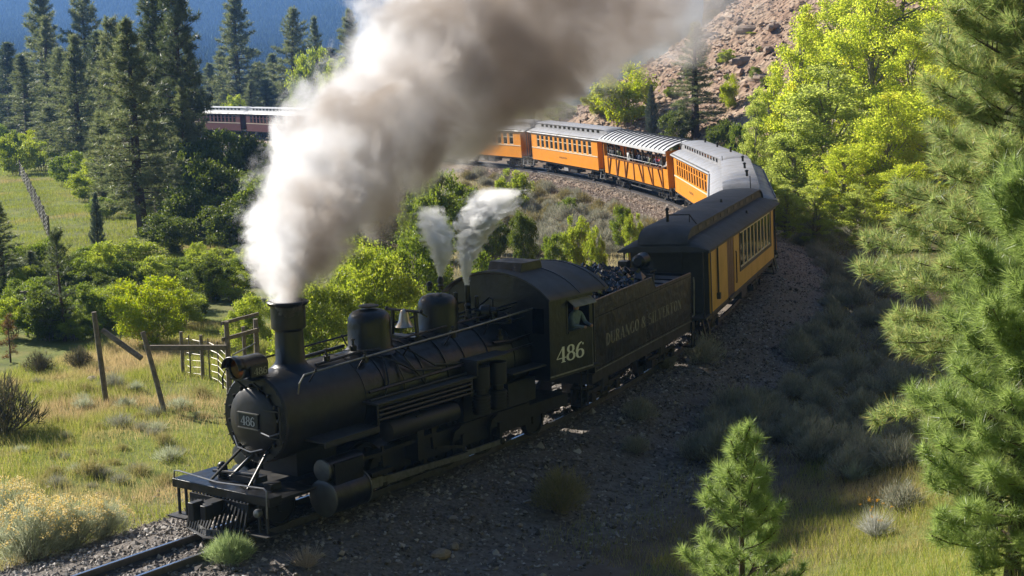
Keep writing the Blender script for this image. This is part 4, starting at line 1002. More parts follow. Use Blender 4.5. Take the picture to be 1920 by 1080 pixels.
    for y in (2.4, n-2.4, n*.5): v.cyl((.3, y, 3.68), (.3, y, 3.92), .05, n=8); v.lathe((.3, y, 3.92), (0,0,1), [(0, .08), (.05, .07), (.07, .01)], 8)
    v.build('roof_vent', BLACK2, r)
    v = G(); v.tube([(.35, -.7, 3.2), (.35, -.7, 4.0)], .018); v.tube([(-.6, n+.7, 3.1), (-.6, n+.7, 3.85)], .018); v.build('signal_mast', BLACK2, r)
    u = G(); u.box(-1.1, 1.1, .1, n-.1, .82, .96); u.box(-.95, -.3, 4.6, 5.8, .45, .8); u.box(.3, .95, 6.5, 7.6, .45, .8)
    for x in (-.8, .8): u.tube([(x, 3.4, .82), (x, 4.6, .42), (x, 8.4, .42), (x, 9.6, .82)], .02)
    u.cyl((-.5, 7.0, .62), (-.5, 8.4, .62), .17, n=12); u.build('underframe', BLACK2, o, 0)
    G().box(-1.0, -.6, 6.2, 7.0, .48, .75).build('battery_box', ROOFGRY, o, 0)
    truck(o, 2.0, .75); truck(o, n-2.0, .75); coupler(o, -.6, -1); coupler(o, n+.6, 1)
    if number:
        lettering('car_name', 'PINKERTON', (-w, 7.3, 1.36), (0,-1,0), (0,0,1), .12, 1.5, PRINT, o, .006)
    return o
coach('c5', ORANGE, ROOFGRY, CREAM, 'coach right behind the yellow baggage car, mostly its grey clerestory roof showing')
coach('c4', ORANGE, ROOFGRY, ORANGE, 'bright yellow orange coach at the apex of the bend, in front of the open gondola')
coach('c3', ORANGE, ROOFGRY, CREAM, 'fully visible orange coach with grey roof coupled behind the open gondola of passengers')
coach('c2', ORANGE, ROOFGRY, CREAM, 'orange coach with grey roof whose far end disappears into the smoke')
coach('c1', ORANGE, ROOFGRY, CREAM, 'orange coach almost wholly veiled by the dark base of the smoke')
coach('c0', ORANGE, ROOFGRY, CREAM, 'orange coach hidden in the thickest white smoke beside the far open gondola')
coach('m1', MAROON, SILVER, MAROON, 'maroon coach with pale roof emerging from the left edge of the smoke', number=False)
coach('m2', MAROON, SILVER, MAROON, 'farthest maroon coach, half behind the tall dark pine', number=False)

# open gondolas
def gondola(key, label):
    n, w, z0 = 13.35, 1.19, .964
    o = thing('open_gondola', label, 'open gondola car', 'open gondola cars of the train', pose_matrix(key))
    for sg in (-1, 1):
        xa, xb = min(sg*(w-.05), sg*w), max(sg*(w-.05), sg*w)
        pl = [(z0, 1.32), (1.325, 1.70), (1.705, 2.04)]
        for a, b in pl: G().box(xa, xb, .9, n-.9, a, b).build('side_board', ORANGE, o, 0)
        g = G(); xo = sg*(w+.05)
        ys = np.linspace(.95, n-.95, 13)
        BB = mat('brace_brown', (.20,.075,.015), .5)
        for k in range(0, 13, 2): G().box(min(sg*w, xo), max(sg*w, xo), ys[k]-.05, ys[k]+.05, z0, 2.035).build('side_post', BB, o, 0)
        for k in range(0, 12, 2):
            a, b = (ys[k]+.12, ys[k]+.75) if k < 6 else (ys[k+2]-.12, ys[k+2]-.75)
            G().bar((sg*(w+.026), a, z0+.05), (sg*(w+.026), b, 2.02), .05, .09, (1,0,0)).build('side_brace', BB, o, 0)
        G().box(min(sg*(w-.06), xo), max(sg*(w-.06), xo), .9, n-.9, 2.04, 2.09).build('top_rail', mat('brace_brown', (.2,.07,.01)), o, 0)
        g = G(); g.tube([(sg*(w-.02), .9, 2.26), (sg*(w-.02), n-.9, 2.26)], .025); g.build('hand_rail', STEEL, o)
        for y in np.linspace(.95, n-.95, 7): G().box(min(sg*(w-.07), sg*(w-.0)), max(sg*(w-.07), sg*(w-.0)), y-.035, y+.035, 2.09, 3.14).build('roof_post', DKGREEN, o, 0)
    for y0_, y1_ in ((0, .06), (n-.06, n)):
        g = G(); g.box(-w, -.4, y0_, y1_, z0, 3.12); g.box(.4, w, y0_, y1_, z0, 3.12); g.box(-.4, .4, y0_, y1_, 2.9, 3.3); g.box(-w, w, y0_, y1_, 3.12, 3.16); g.build('end_wall', ORANGE, o, 0)
        for sg in (-1, 1):
            ya, yb = (.06, .88) if y0_ == 0 else (n-.88, n-.06)
            G().box(min(sg*(w-.05), sg*w), max(sg*(w-.05), sg*w), ya, yb, z0, 2.09).build('vestibule_side', ORANGE, o, 0)
    G().box(-w+.05, w-.05, .06, n-.06, z0, 1.1).build('floor', INTER, o, 0)
    g = G(); g.box(-.25, .25, 1.2, n-1.2, 1.42, 1.5); g.box(-.03, .03, 1.2, n-1.2, 1.5, 2.0); g.build('bench', BROWN, o, 0)
    ze, zc, we = 3.17, 3.64, 1.36
    prof_ = lambda t: [(-we, ze+t), (-1.1, ze+.17+t), (-.6, ze+.36+t), (0, zc+t), (.6, ze+.36+t), (1.1, ze+.17+t), (we, ze+t)]
    g = G(); g.rings([[(a, y, z) for a, z in prof_(.03)] + [(a, y, z) for a, z in prof_(0)[::-1]] for y in (-.4, n+.4)]); rf = g.build('roof', SILVER, o, 30)
    for sg in (-1, 1): G().box(min(sg*we, sg*(we+.03)), max(sg*we, sg*(we+.03)), -.4, n+.4, ze-.12, ze+.05).build('roof_fascia', SILVER, rf, 0)
    rib = G(); rib.rings([[(a, y, z) for a, z in prof_(.10)] + [(a, y, z) for a, z in prof_(.031)[::-1]] for y in (-.035, .035)]); rib = rib.mesh('roof_rib', mat('rib_grey', (.10,.10,.105), .6), 30)
    for k in range(17):
        f = link('roof_rib', rib, rf); f.location = (0, .1 + k*(n-.2)/16, 0)
    u = G(); u.box(-1.1, 1.1, 0, n, .8, .96); u.box(-1.15, 1.15, -.3, 0, .8, 1.0); u.box(-1.15, 1.15, n, n+.3, .8, 1.0)
    for x in (-.8, .8): u.tube([(x, 3.4, .82), (x, 4.6, .45), (x, 8.7, .45), (x, 9.9, .82)], .02)
    u.build('underframe', BLACK2, o, 0)
    g = G()
    for sg in (-1, 1):
        for y in (-.2, n+.2): g.box(min(sg*(w-.35), sg*w), max(sg*(w-.35), sg*w), y-.2, y+.2, .45, .49); g.bar((sg*(w-.03), y-.18, .46), (sg*(w-.03), y-.18, .9), .03, .05); g.bar((sg*(w-.03), y+.18, .46), (sg*(w-.03), y+.18, .9), .03, .05)
    g.build('step', STEEL, o, 0)
    truck(o, 2.2, .75); truck(o, n-2.2, .75); coupler(o, -.2, -1); coupler(o, n+.2, 1)
    return o
g1 = gondola('g1', 'open orange gondola with ribbed silver roof and passengers leaning out')
gondola('g2', 'open gondola with ribbed roof whitened by smoke beside the maroon coach')

# ------------------------------------------------------------------ baggage car
def baggage():
    n, w, z0, z1 = 12.27, 1.19, 1.03, 2.97
    o = thing('baggage_car', 'yellow baggage car with black roof in shade right behind the tender', 'baggage car', None, pose_matrix('baggage'))
    ws, we, zs, zt = 5.0, 11.45, 1.68, 2.83
    ds, de, dz = 2.72, 3.9, 2.86
    for sg in (-1, 1):
        xa, xb = min(sg*(w-.05), sg*w), max(sg*(w-.05), sg*w); nw = 9; pt = (we-ws)/nw
        g = G(); g.box(xa, xb, 0, ds, z0, z1); g.box(xa, xb, ds, de, dz, z1); g.box(xa, xb, de, ws, z0, z1); g.box(xa, xb, ws, we, z0, zs); g.box(xa, xb, ws, we, zt, z1); g.box(xa, xb, we, n, z0, z1)
        for k in range(1, nw): g.box(xa, xb, ws+pt*k-.05, ws+pt*k+.05, zs, zt)
        sd_ = g.build('side_wall', YELLOW, o, 0)
        xo = sg*(w+.02); xi = sg*w; mn, mx_ = min(xo, xi), max(xo, xi)
        g = G(); g.box(mn, mx_, ws-.12, we+.12, zs-.1, zs); g.box(mn, mx_, ws-.12, we+.12, zt, zt+.07); g.box(mn, mx_, ws-.12, ws, zs, zt); g.box(mn, mx_, we, we+.12, zs, zt); g.build('window_surround', DKGREEN, sd_, 0)
        fm = win_frame_mesh(zt-zs, pt/2-.05, CREAM, False); pm = G().box(-.005, .005, -pt/2+.1, pt/2-.1, .06, zt-zs-.06).mesh('pane', GLASS, 0)
        for k in range(nw):
            f = link('window', fm, o); f.location = (sg*(w-.02), ws + pt*(k+.5), zs); link('pane', pm, f)
        d = G().box(min(sg*(w-.045), sg*(w-.015)), max(sg*(w-.045), sg*(w-.015)), ds, de, z0+.05, dz).build('side_door', BROWN, o, 0)
        g = G(); xh = sg*(w-.008)
        for y in np.linspace(ds+.08, de-.16, 4)[:3]: g.box(min(xh, sg*(w-.015)), max(xh, sg*(w-.015)), y, y+.03, z0+.12, dz-.05)
        g.build('door_batten', mat('batten_brown', (.2,.09,.03), .5), d, 0)
        g = G(); g.tube([(sg*(w+.04), de+.13, 1.35), (sg*(w+.05), de+.13, 1.42), (sg*(w+.05), de+.13, 2.3), (sg*(w+.04), de+.13, 2.36)], .02); g.build('grab_iron', BLACK2, o)
        g = G(); g.box(mn, sg*(w+.07) if sg > 0 else mx_, ds-.05, de+.05, z0-.02, z0+.06) if sg > 0 else g.box(sg*(w+.07), mx_, ds-.05, de+.05, z0-.02, z0+.06); g.build('door_sill', DKGREEN, o, 0)
        g = G(); g.tube([(sg*(w+.04), .95, 2.95), (sg*(w+.04), .95, 1.42)], .03); g.box(min(sg*w, sg*(w+.1)), max(sg*w, sg*(w+.1)), .88, 1.04, 1.34, 1.52); g.build('drain_pipe', DKGREEN, o)
        g = G(); g.box(mn, mx_, 0, .05, z0, z1); g.box(mn, mx_, n-.05, n, z0, z1); g.box(mn, mx_, .05, n-.05, z0, z0+.05); g.build('edge_moulding', DKGREEN, sd_, 0)
        g = G(); g.box(min(xo, sg*(w+.05)), max(xo, sg*(w+.05)), -.4, n+.4, z1-.12, z1+.02); g.build('letterboard', DKGREEN, o, 0)
    for y, sg in ((0, -1), (n, 1)):
        ya, yb = (y, y+.05) if sg < 0 else (y-.05, y)
        g = G(); g.box(-w+.052, w-.052, ya, yb, z0, z1+.1); e = g.build('end_wall', DKGREEN, o, 0)
        G().box(-.36, .36, min(y, y+sg*.02), max(y, y+sg*.02), 1.1, 2.85).build('end_door', DKGREEN, o, 0)
        g = G(); g.box(-w, w, min(y, y+sg*.82), max(y, y+sg*.82), 1.0, 1.06); g.build('platform', DKGREEN, o, 0)
        q = G(); yy = y + sg*.78
        for x in (-w+.06, w-.06): G().tube([(x, yy, 1.06), (x, yy, 2.93)], .025).build('platform_post', BLACK2, o)
        for x in (-1, 1):
            s_ = G()
            for k, z in enumerate((.42, .68)): s_.box(min(x*(w-.42), x*(w+.02-.12*k)), max(x*(w-.42), x*(w+.02-.12*k)), y+sg*.10 if sg > 0 else y-.72, y+.72 if sg > 0 else y-.10, z, z+.035)
            for yy2 in (y+sg*.1, y+sg*.72): s_.bar((x*(w-.03), yy2, .42), (x*(w-.14), yy2, 1.0), .03, .12, (0,1,0))
            s_.build('step', BLACK2, o, 0)
    G().box(-w+.052, w-.052, .052, n-.052, z0, 1.12).build('floor', INTER, o, 0)
    r, c = arch_roof(o, n, z1, 3.27, 3.645, .66, ROOFBLK, .8, 1.33)
    cw = G().box(-.008, .008, -.26, .26, 0, .13).mesh('clerestory_window', DKGREEN, 0)
    for k in range(9):
        for sg in (-1, 1):
            f = link('clerestory_window', cw, c); f.location = (sg*(.66+.006), 1.3 + k*(n-2.6)/8, 3.35)
    g = G(); g.tube([(-.2, .85, 3.62), (-.2, .85, 3.98)], [.05, .04], 8); g.ball((-.2, .85, 4.0), .06, 8); g.tube([(-.2, .85, 3.84), (.45, .85, 3.84), (.72, .75, 3.52)], .02); g.tube([(.45, .85, 3.84), (.45, .85, 3.6)], .014); g.build('roof_valve', BLACK2, r)
    g = G(); g.cyl((.3, 6.8, 3.62), (.3, 6.8, 3.74), .05, .03, 8); g.cyl((1.0, 7.6, 3.15), (1.0, 7.6, 3.27), .05, .03, 8); g.build('roof_vent', BLACK2, r)
    u = G(); u.box(-1.1, 1.1, .1, n-.1, .84, 1.02); u.box(-.95, -.3, 4.6, 5.8, .45, .8); u.box(.3, .95, 6.5, 7.6, .45, .8); u.build('underframe', BLACK2, o, 0)
    truck(o, 2.0, .75); truck(o, n-2.0, .75); coupler(o, -.6, -1); coupler(o, n+.6, 1)
baggage()

# ------------------------------------------------------------------ the engineer and the passengers
def add_person(label, mw, shirt, trousers, lean, arm, hatm, cap=False, group=None, me=None, head=None, scale=1.0):
    if me is None: me, head = who(shirt, trousers, lean, arm)
    o = link('person', me); o.matrix_world = mw @ Matrix.Scale(scale, 4); tag(o, label, 'person', group)
    h = link('cap' if cap else 'hair', hair_mesh(hatm, cap), o); h.location = head + Vector((0, 0, .02))
    f = face_mesh().build('face', SKIN, o); f.location = head
    return o
DENIM = mat('denim_blue', (.10,.15,.24), .8, 0, .2, 12); LTBLUE = mat('light_blue_shirt', (.13,.18,.25), .8, 0, .15, 12)
DARKCL = mat('dark_cloth', (.025,.025,.03), .85); GREYCL = mat('grey_cloth', (.18,.18,.19), .85); WHITECL = mat('white_cloth', (.62,.62,.6), .85); REDCL = mat('red_cloth', (.45,.02,.02), .8); OLIVE = mat('olive_cloth', (.14,.15,.07), .85); NAVY = mat('navy_cloth', (.03,.045,.09), .85)
HAIRD = mat('dark_hair', (.02,.014,.01), .6); HAIRB = mat('fair_hair', (.22,.15,.08), .6)
M = pose_matrix('loco')
add_person('engineer in light blue shirt and dark cap leaning on the cab window sill', M @ Matrix.Translation((1.17, 9.42, 1.46)) @ Matrix.Rotation(PI, 4, 'Z'), LTBLUE, DENIM, .10, 0, DARKCL, True, scale=.93)
M = pose_matrix('g1')
crowd = [(.8, WHITECL, 0, 'white shirt and dark hair', HAIRD), (1.5, DARKCL, 0, 'black jacket at the front end', HAIRD), (2.1, REDCL, 1, 'red top with one arm raised', HAIRD), (2.9, NAVY, 0, 'navy jacket beside the one in red', HAIRB), (3.6, OLIVE, 0, 'olive jacket near the front', HAIRD), (4.5, GREYCL, 1, 'grey jacket holding up a camera', HAIRD), (5.3, DARKCL, 2, 'dark coat in the middle of the car', HAIRB), (6.4, NAVY, 0, 'navy coat in the middle of the car', HAIRD),
         (7.4, DARKCL, 1, 'black coat with raised arm', HAIRD), (8.8, WHITECL, 2, 'pale shirt standing apart', HAIRB), (10.4, OLIVE, 0, 'olive coat near the rear', HAIRD), (11.2, GREYCL, 0, 'grey coat at the rear', HAIRB), (11.8, DARKCL, 0, 'dark jacket at the rear corner', HAIRD), (12.3, GREYCL, 1, 'grey jacket with raised arm at the rear corner', HAIRD)]
cache = {}
for y, cl, arm, txt, hm in crowd:
    k = (cl.name, arm)
    if k not in cache: cache[k] = who(cl, DARKCL, .06, arm)
    me, hd = cache[k]
    add_person('passenger in ' + txt + ' of the open gondola' if 'car' not in txt else 'passenger in ' + txt, M @ Matrix.Translation((-.86 + .1*math.sin(y*3), y, 1.1)) @ Matrix.Rotation(.3*math.sin(y*5), 4, 'Z'), cl, DARKCL, .06, arm, hm, False, 'passengers in the open gondola', me, hd, 1.0)
# ------------------------------------------------------------------ foliage builders
def unit(v): return v/np.maximum(np.linalg.norm(v, axis=-1, keepdims=True), 1e-9)
def blades(base, d, length, width, name, m):
    """one thin triangle per needle or grass blade"""
    n = len(base); s = unit(np.cross(d, rng.normal(size=(n, 3))))*np.asarray(width).reshape(-1, 1)/2
    V = np.stack([base - s, base + s, base + d*np.asarray(length).reshape(-1, 1)], 1).reshape(-1, 3)
    return np_mesh(name, V, [np.arange(3*n).reshape(-1, 3)], m)
def leaves(c, size, name, m, up=.4, aspect=.6):
    n = len(c); a = unit(rng.normal(size=(n, 3)) + np.array([0, 0, -up])); b = unit(np.cross(a, rng.normal(size=(n, 3))))
    a = a*size.reshape(-1, 1); b = b*(size*aspect).reshape(-1, 1)
    V = np.stack([c - a, c + b, c + a, c - b], 1).reshape(-1, 3)
    return np_mesh(name, V, [np.arange(4*n).reshape(-1, 4)], m)
def limb_mesh(name, segs, m, n=5):
    g = G()
    for pts, r in segs: g.tube(pts, r, n)
    return g.mesh(name, m)

PINE_FAR = leaf_mat('pine_needles', [(.075,.105,.04), (.115,.15,.06), (.16,.19,.085), (.20,.21,.10)], .4, .45, spec=.5, val=2.1)
PINE_DARK = leaf_mat('dark_pine_needles', [(.05,.075,.03), (.08,.11,.045), (.115,.14,.06)], .35, .45, spec=.5)
PINE_NEAR = leaf_mat('near_pine_needles', [(.06,.10,.025), (.09,.14,.035), (.12,.17,.05), (.18,.19,.07)], .45, .45)
PINE_OLIVE = leaf_mat('olive_pine_needles', [(.125,.195,.06), (.17,.24,.085), (.225,.28,.115), (.29,.26,.10)], .52, .38, spec=.6, val=2.3)
PINE_BRIGHT = leaf_mat('young_pine_needles', [(.15,.23,.065), (.20,.28,.09), (.25,.32,.125)], .5, .38, spec=.6)
COTTON = leaf_mat('cottonwood_leaves', [(.19,.26,.035), (.25,.32,.05), (.29,.35,.065), (.34,.36,.07)], .68, .5, (.42,.36,.05), .3, val=2.3)
ASPEN = leaf_mat('pale_aspen_leaves', [(.19,.25,.06), (.24,.30,.075), (.29,.33,.10)], .64, val=2.3)
OAK = leaf_mat('oak_leaves', [(.08,.13,.02), (.125,.185,.03), (.17,.22,.042)], .5, .5)
OAKB = leaf_mat('bright_oak_leaves', [(.15,.21,.03), (.20,.27,.042), (.26,.30,.058)], .56, .5)
OAKD = leaf_mat('dark_oak_leaves', [(.05,.08,.015), (.08,.115,.02), (.11,.145,.028)], .42, .55)
GOLD = leaf_mat('yellowing_leaves', [(.17,.25,.03), (.22,.29,.03), (.31,.33,.04)], .55, .5, (.45,.26,.04), .5, p0=.64, p1=.72)
RUST = leaf_mat('orange_leaves', [(.42,.22,.03), (.45,.28,.04), (.30,.20,.04)], .45)
SAGE = leaf_mat('sage_leaves', [(.18,.195,.145), (.25,.26,.195), (.32,.32,.24), (.27,.24,.18)], .25, .7)
SAGEY = leaf_mat('yellowish_sage_leaves', [(.16,.16,.07), (.23,.21,.09), (.28,.25,.12)], .25, .7)
RABBIT = leaf_mat('rabbitbrush_stems', [(.24,.28,.17), (.32,.35,.24), (.40,.42,.31)], .35, .6)
RABBITG = leaf_mat('green_rabbitbrush', [(.19,.27,.11), (.25,.33,.15), (.31,.38,.20)], .35, .6)
FLOWER = leaf_mat('yellow_flowers', [(.55,.43,.10), (.60,.52,.24), (.60,.55,.34)], .35, .7)
FLOWERO = leaf_mat('orange_flowers', [(.6,.32,.03), (.62,.4,.05)], .3, .7)
GRASSM = leaf_mat('meadow_grass', [(.13,.175,.03), (.18,.23,.045), (.25,.27,.07), (.36,.32,.15)], .45, .6, (.35,.29,.15), .3, p0=.50, p1=.60)
GRASSD = leaf_mat('dry_grass', [(.16,.17,.05), (.24,.23,.09), (.34,.30,.15)], .35, .6, (.13,.19,.03), .3)
STRAW = leaf_mat('straw_twigs', [(.36,.30,.22), (.44,.38,.29), (.30,.25,.19)], .2, .7)

def pine_parts(H, Rr, needles, nlen, nwid, tufts_per_m, m, tr=None, gap=.12, taper=.8, whorl=.42, droop=.15, upturn=.35, seed=0, tuft_r=.16, ragged=.35):
    """trunk+limbs mesh and a crown of needle tufts"""
    r = random.Random(seed); tr = tr or H*.018
    segs = [([(0,0,-.5), (.02*H*r.uniform(-1,1)*.3,0,H*.3), (.02*H*r.uniform(-1,1)*.4,.02*H*r.uniform(-1,1)*.4,H*.65), (0,0,H)], [tr*1.25, tr, tr*.62, .015])]
    T, D = [], []
    z = gap*H; az = r.uniform(0, 6)
    while z < H*.985:
        u = (z/H - gap)/(1 - gap); u = max(0.0, u); L = Rr*((1-u)**taper*(1 - .35*(1-u)**6)) + .10*Rr*.6
        for k in range(r.choice((3, 4, 4, 5))):
            az += 2.4 + r.uniform(-.5, .5); l = L*r.uniform(1-ragged, 1.12)
            if r.random() < .07: continue
            el = -droop*(1-u)*1.6 + .75*max(0, u)**1.5 + r.uniform(-.1, .1)
            dv = Vector((math.cos(az)*math.cos(el), math.sin(az)*math.cos(el), math.sin(el))); p = Vector((0, 0, z + r.uniform(-.5, .5)*whorl)); pts = [p.copy()]
            ns = 5
            for q in range(ns):
                dv.z += upturn/ns*(.4 + q/ns); dv.normalize(); p = p + dv*(l/ns); pts.append(p.copy())
            segs.append((pts, [max(.008, tr*.24*(1-u*.6)*(1 - .8*i/ns)) for i in range(ns+1)]))
            nt_ = max(4, int(l*tufts_per_m))
            for q in range(nt_):
                t = .22 + .78*(q+r.random()*.6)/nt_; f = t*ns; i = min(ns-1, int(f)); c = pts[i].lerp(pts[i+1], f-i)
                dd = (pts[i+1]-pts[i]).normalized(); side = dd.cross(Vector((0,0,1))).normalized()
                off = (1.08 - t)*l*.42*r.uniform(-1, 1) if t < .97 else 0
                c2 = c + side*off + dd*abs(off)*.6 + Vector((0, 0, r.uniform(-.25, .45)*tuft_r*1.5 + .25*abs(off)))
                T.append(c2); D.append((dd*.7 + side*(.9 if off > 0 else -.9)*min(1, abs(off)/(.2*l + .01)) + Vector((0, 0, .5))).normalized())
                if abs(off) > tuft_r*1.3: segs.append(([c, c2], [.012 + .002*l, .006]))
        z += whorl*r.uniform(.6, 1.35)*(.55 + .6*(1-u))
    T.append(Vector((0, 0, H))); D.append(Vector((0, 0, 1)))
    T = np.array([tuple(t) for t in T]); D = np.array([tuple(t) for t in D])
    n = len(T); cc = np.repeat(T, needles, 0); dd = np.repeat(D, needles, 0)
    sp = unit(rng.normal(size=cc.shape)); d = unit(dd*.75 + sp*.95)
    base = cc - dd*nlen*.45*rng.random((len(cc), 1)) + d*nlen*.06
    crown = blades(base, d, nlen*rng.uniform(.65, 1.15, len(cc)), nwid, 'crown', m)
    return limb_mesh('trunk', segs, BARK, 5), crown, n
def broad_parts(H, Rx, clumps, per, leaf, m, bark=PALEBARK, z0=.25, sp=.55, seed=0, shape='tree', stems=1, csz=.30):
    r = random.Random(seed); cs = []
    for k in range(clumps):
        while True:
            v = Vector((r.uniform(-1,1), r.uniform(-1,1), r.uniform(-1,1)))
            if v.length < 1 and v.length > .25: break
        zc = z0 + (1-z0)/2; w = 1.0
        zz = zc + v.z*(1-z0)/2
        if shape == 'tree': w = .62 + .6*math.sin(PI*min(1, max(0, (zz - z0)/(1-z0)))**.8)*.8; w = min(1, w)
        if shape == 'spire': w = max(.12, 1.05 - (zz - z0)/(1-z0))
        cs.append(Vector((v.x*Rx*w*r.uniform(.8, 1.15), v.y*Rx*w*r.uniform(.8, 1.15), zz*H*r.uniform(.94, 1.03))))
    segs = []
    for st in range(stems):
        a = 2*PI*st/max(1, stems) + r.random(); o = Vector((math.cos(a)*.12*Rx*(stems > 1), math.sin(a)*.12*Rx*(stems > 1), -.3)); tr = H*.016/math.sqrt(stems)*1.2 + .015
        segs.append(([o, o + Vector((math.cos(a)*.1*Rx, math.sin(a)*.1*Rx, H*.35)), o*1.6 + Vector((0, 0, H*.62)), o*2 + Vector((r.uniform(-.1,.1)*Rx, r.uniform(-.1,.1)*Rx, H*.9))], [tr, tr*.8, tr*.5, tr*.15]))
    for c in cs[::2]:
        zb = max(.08*H, c.z - .45*Vector((c.x, c.y, 0)).length - .12*H); b = Vector((c.x*.06, c.y*.06, zb)); mid = b.lerp(c, .5) + Vector((0, 0, -.04*H*r.random()))
        segs.append(([b, mid, c], [H*.005 + .008, H*.0035 + .006, .005]))
    cc = np.array([tuple(c) for c in cs]); cr = Rx*csz*rng.uniform(.6, 1.25, clumps)
    n = clumps*per; idx = np.repeat(np.arange(clumps), per)
    q = unit(rng.normal(size=(n, 3)))*(rng.random((n, 1))**.45); q[:, 2] *= .72
    P = cc[idx] + q*cr[idx, None] + rng.normal(0, .10*Rx*csz, (n, 3))
    P[:, 2] = np.maximum(P[:, 2], .03*H + .05*rng.random(n))
    return limb_mesh('trunk' if shape != 'bush' else 'stems', segs, bark, 5), leaves(P, leaf*rng.uniform(.6, 1.2, n), 'crown' if shape != 'bush' else 'foliage', m)
def plant(name, parts, x, y, z, s, rz, label, cat, group=None, names=('trunk', 'crown'), sz=None):
    o = thing(name, label, cat, group); o.location = (x, y, z); o.rotation_euler = (rnd.uniform(-.03, .03), rnd.uniform(-.03, .03), rz); o.scale = (s, s, sz or s)
    a = link(names[0], parts[0], o); b = link(names[1], parts[1], o)
    return o

# ------------------------------------------------------------------ pines of the valley (left) and of the hill
PV = [pine_parts(15, 3.1, 14, .40, .045, 8.5, PINE_FAR, seed=1, tuft_r=.32, whorl=.36, gap=.14, ragged=.55),
      pine_parts(15, 3.6, 14, .40, .045, 8.5, PINE_FAR, seed=2, tuft_r=.34, whorl=.46, gap=.22, taper=.55, ragged=.6),
      pine_parts(15, 3.2, 14, .40, .045, 8.5, PINE_DARK, seed=3, tuft_r=.32, whorl=.34, gap=.12, taper=.62, ragged=.6),
      pine_parts(15, 2.5, 14, .40, .045, 8.5, PINE_FAR, seed=4, tuft_r=.32, whorl=.44, gap=.10, ragged=.6)]
def pine_at(px, base_py, top_py, v, half_px=None, label='', far=None, group='ponderosa pines of the valley', name='pine_tree'):
    if far is None: x, y, z = spot(px, base_py)
    else:
        d = ray(px, base_py); y = far; x = d[0]/d[1]*far; z = hgt(x, y)
    Hh = z_over(top_py, px, y) - z; s = Hh/15.0
    r0 = (2.9, 3.4, 3.0, 2.3)[v]
    sx = (half_px/F_PX*y/r0*1.5) if half_px else s
    o = plant(name, PV[v], x, y, z, sx, rnd.uniform(0, 6), label, 'pine tree', group, sz=s)
    return o
pine_at(85, 255, -25, 0, 48, 'tall pale green pine left of the others, its double trunk bare below', 178)
pine_at(97, 258, 30, 3, 34, 'slimmer pine standing close against the tall leftmost pine', 172)
pine_at(172, 250, -30, 1, 44, 'dark pine with open crown against the blue mountain, second from the left', 176)
pine_at(22, 240, 80, 2, 42, 'dark rounded pine at the left edge of the view', 190)
pine_at(150, 335, 70, 0, 46, 'grey green pine in front of the second pine from the left', 128)
pine_at(226, 345, 40, 1, 48, 'grey green pine just behind the tallest sunlit pine', 118)
pine_at(270, 448, 40, 0, 66, 'sunlit grey green pine with straight dark trunk in front of the big dark pine', 82)
pine_at(198, 380, 210, 3, 36, 'short ragged pine between the meadow fence and the sunlit pine', 100)
pine_at(345, 420, -90, 2, 50, 'biggest and darkest pine, rising past the top of the view', 95)
pine_at(315, 400, -30, 2, 62, 'dark pine merging with the biggest dark pine on its left side', 100)
pine_at(372, 400, 60, 2, 24, 'dark pine on the right shoulder of the biggest dark pine', 104)
pine_at(447, 195, -22, 0, 42, 'lone symmetrical pine rising behind the maroon coaches', 205)
pine_at(548, 200, 20, 1, 38, 'open crowned pine behind the maroon coaches at the edge of the smoke', 212)
pine_at(597, 200, 30, 3, 24, 'slender pine half lost in the left edge of the smoke', 222)
pine_at(500, 205, 150, 2, 30, 'low dark pine directly behind the junction of the maroon coaches', 200)
pine_at(470, 200, 150, 3, 24, 'small pine behind the farthest maroon coach', 196)
pine_at(660, 200, 20, 0, 36, 'pine veiled by the white smoke behind the train', 215)
pine_at(730, 200, 60, 1, 34, 'second pine veiled by the smoke, right of the first', 205)
pine_at(12, 600, 375, 3, 38, 'small dense pine at the left edge behind the meadow', 58, None)
pine_at(62, 560, 470, 3, 28, 'young pine beside the small dense pine at the left edge', 60, None)
x, y, z = spot(1305, 262)
pine_at(1305, 262, 42, 3, 42, 'lone tall pine at the foot of the rocky hillside', None, 'pines on the hill')
BP = pine_parts(6, 1.5, 12, .22, .02, 15, leaf_mat('blue_juniper_needles', [(.05,.075,.05), (.07,.10,.07), (.09,.12,.08)], .2), seed=9, tuft_r=.2, whorl=.22, gap=.03, droop=-.5, upturn=.6, ragged=.15)
x, y, z = spot(1222, 262); s = (z_over(160, 1222, y) - z)/6
plant('juniper_tree', BP, x, y, z, s*.95, 1, 'blue green cone shaped juniper left of the lone hillside pine', 'juniper tree', sz=s)
x, y, z = spot(186, 500); s = (z_over(362, 186, y) - z)/6
plant('juniper_tree', BP, x, y, z, s*.8, 2, 'bluish juniper at the right end of the long meadow fence', 'juniper tree', sz=s)
for a in ((55, 260, 100, 3, 40, 'pine between the two pines at the left edge', 165), (125, 300, 95, 1, 44, 'grey green pine right of the double trunked pine', 150), (195, 300, 60, 2, 44, 'dark pine behind the short ragged pine', 140), (250, 380, 150, 0, 46, 'bushy pine at the left foot of the sunlit pine', 96), (300, 430, 200, 3, 44, 'short pine in front of the big dark pine', 86), (300, 330, 100, 2, 46, 'dark pine filling the gap left of the biggest pine', 120), (352, 400, 150, 0, 32, 'shorter pine in front of the right side of the biggest pine', 93), (100, 320, 200, 1, 40, 'low pine beside the far end of the meadow fence', 142)):
    pine_at(*a)
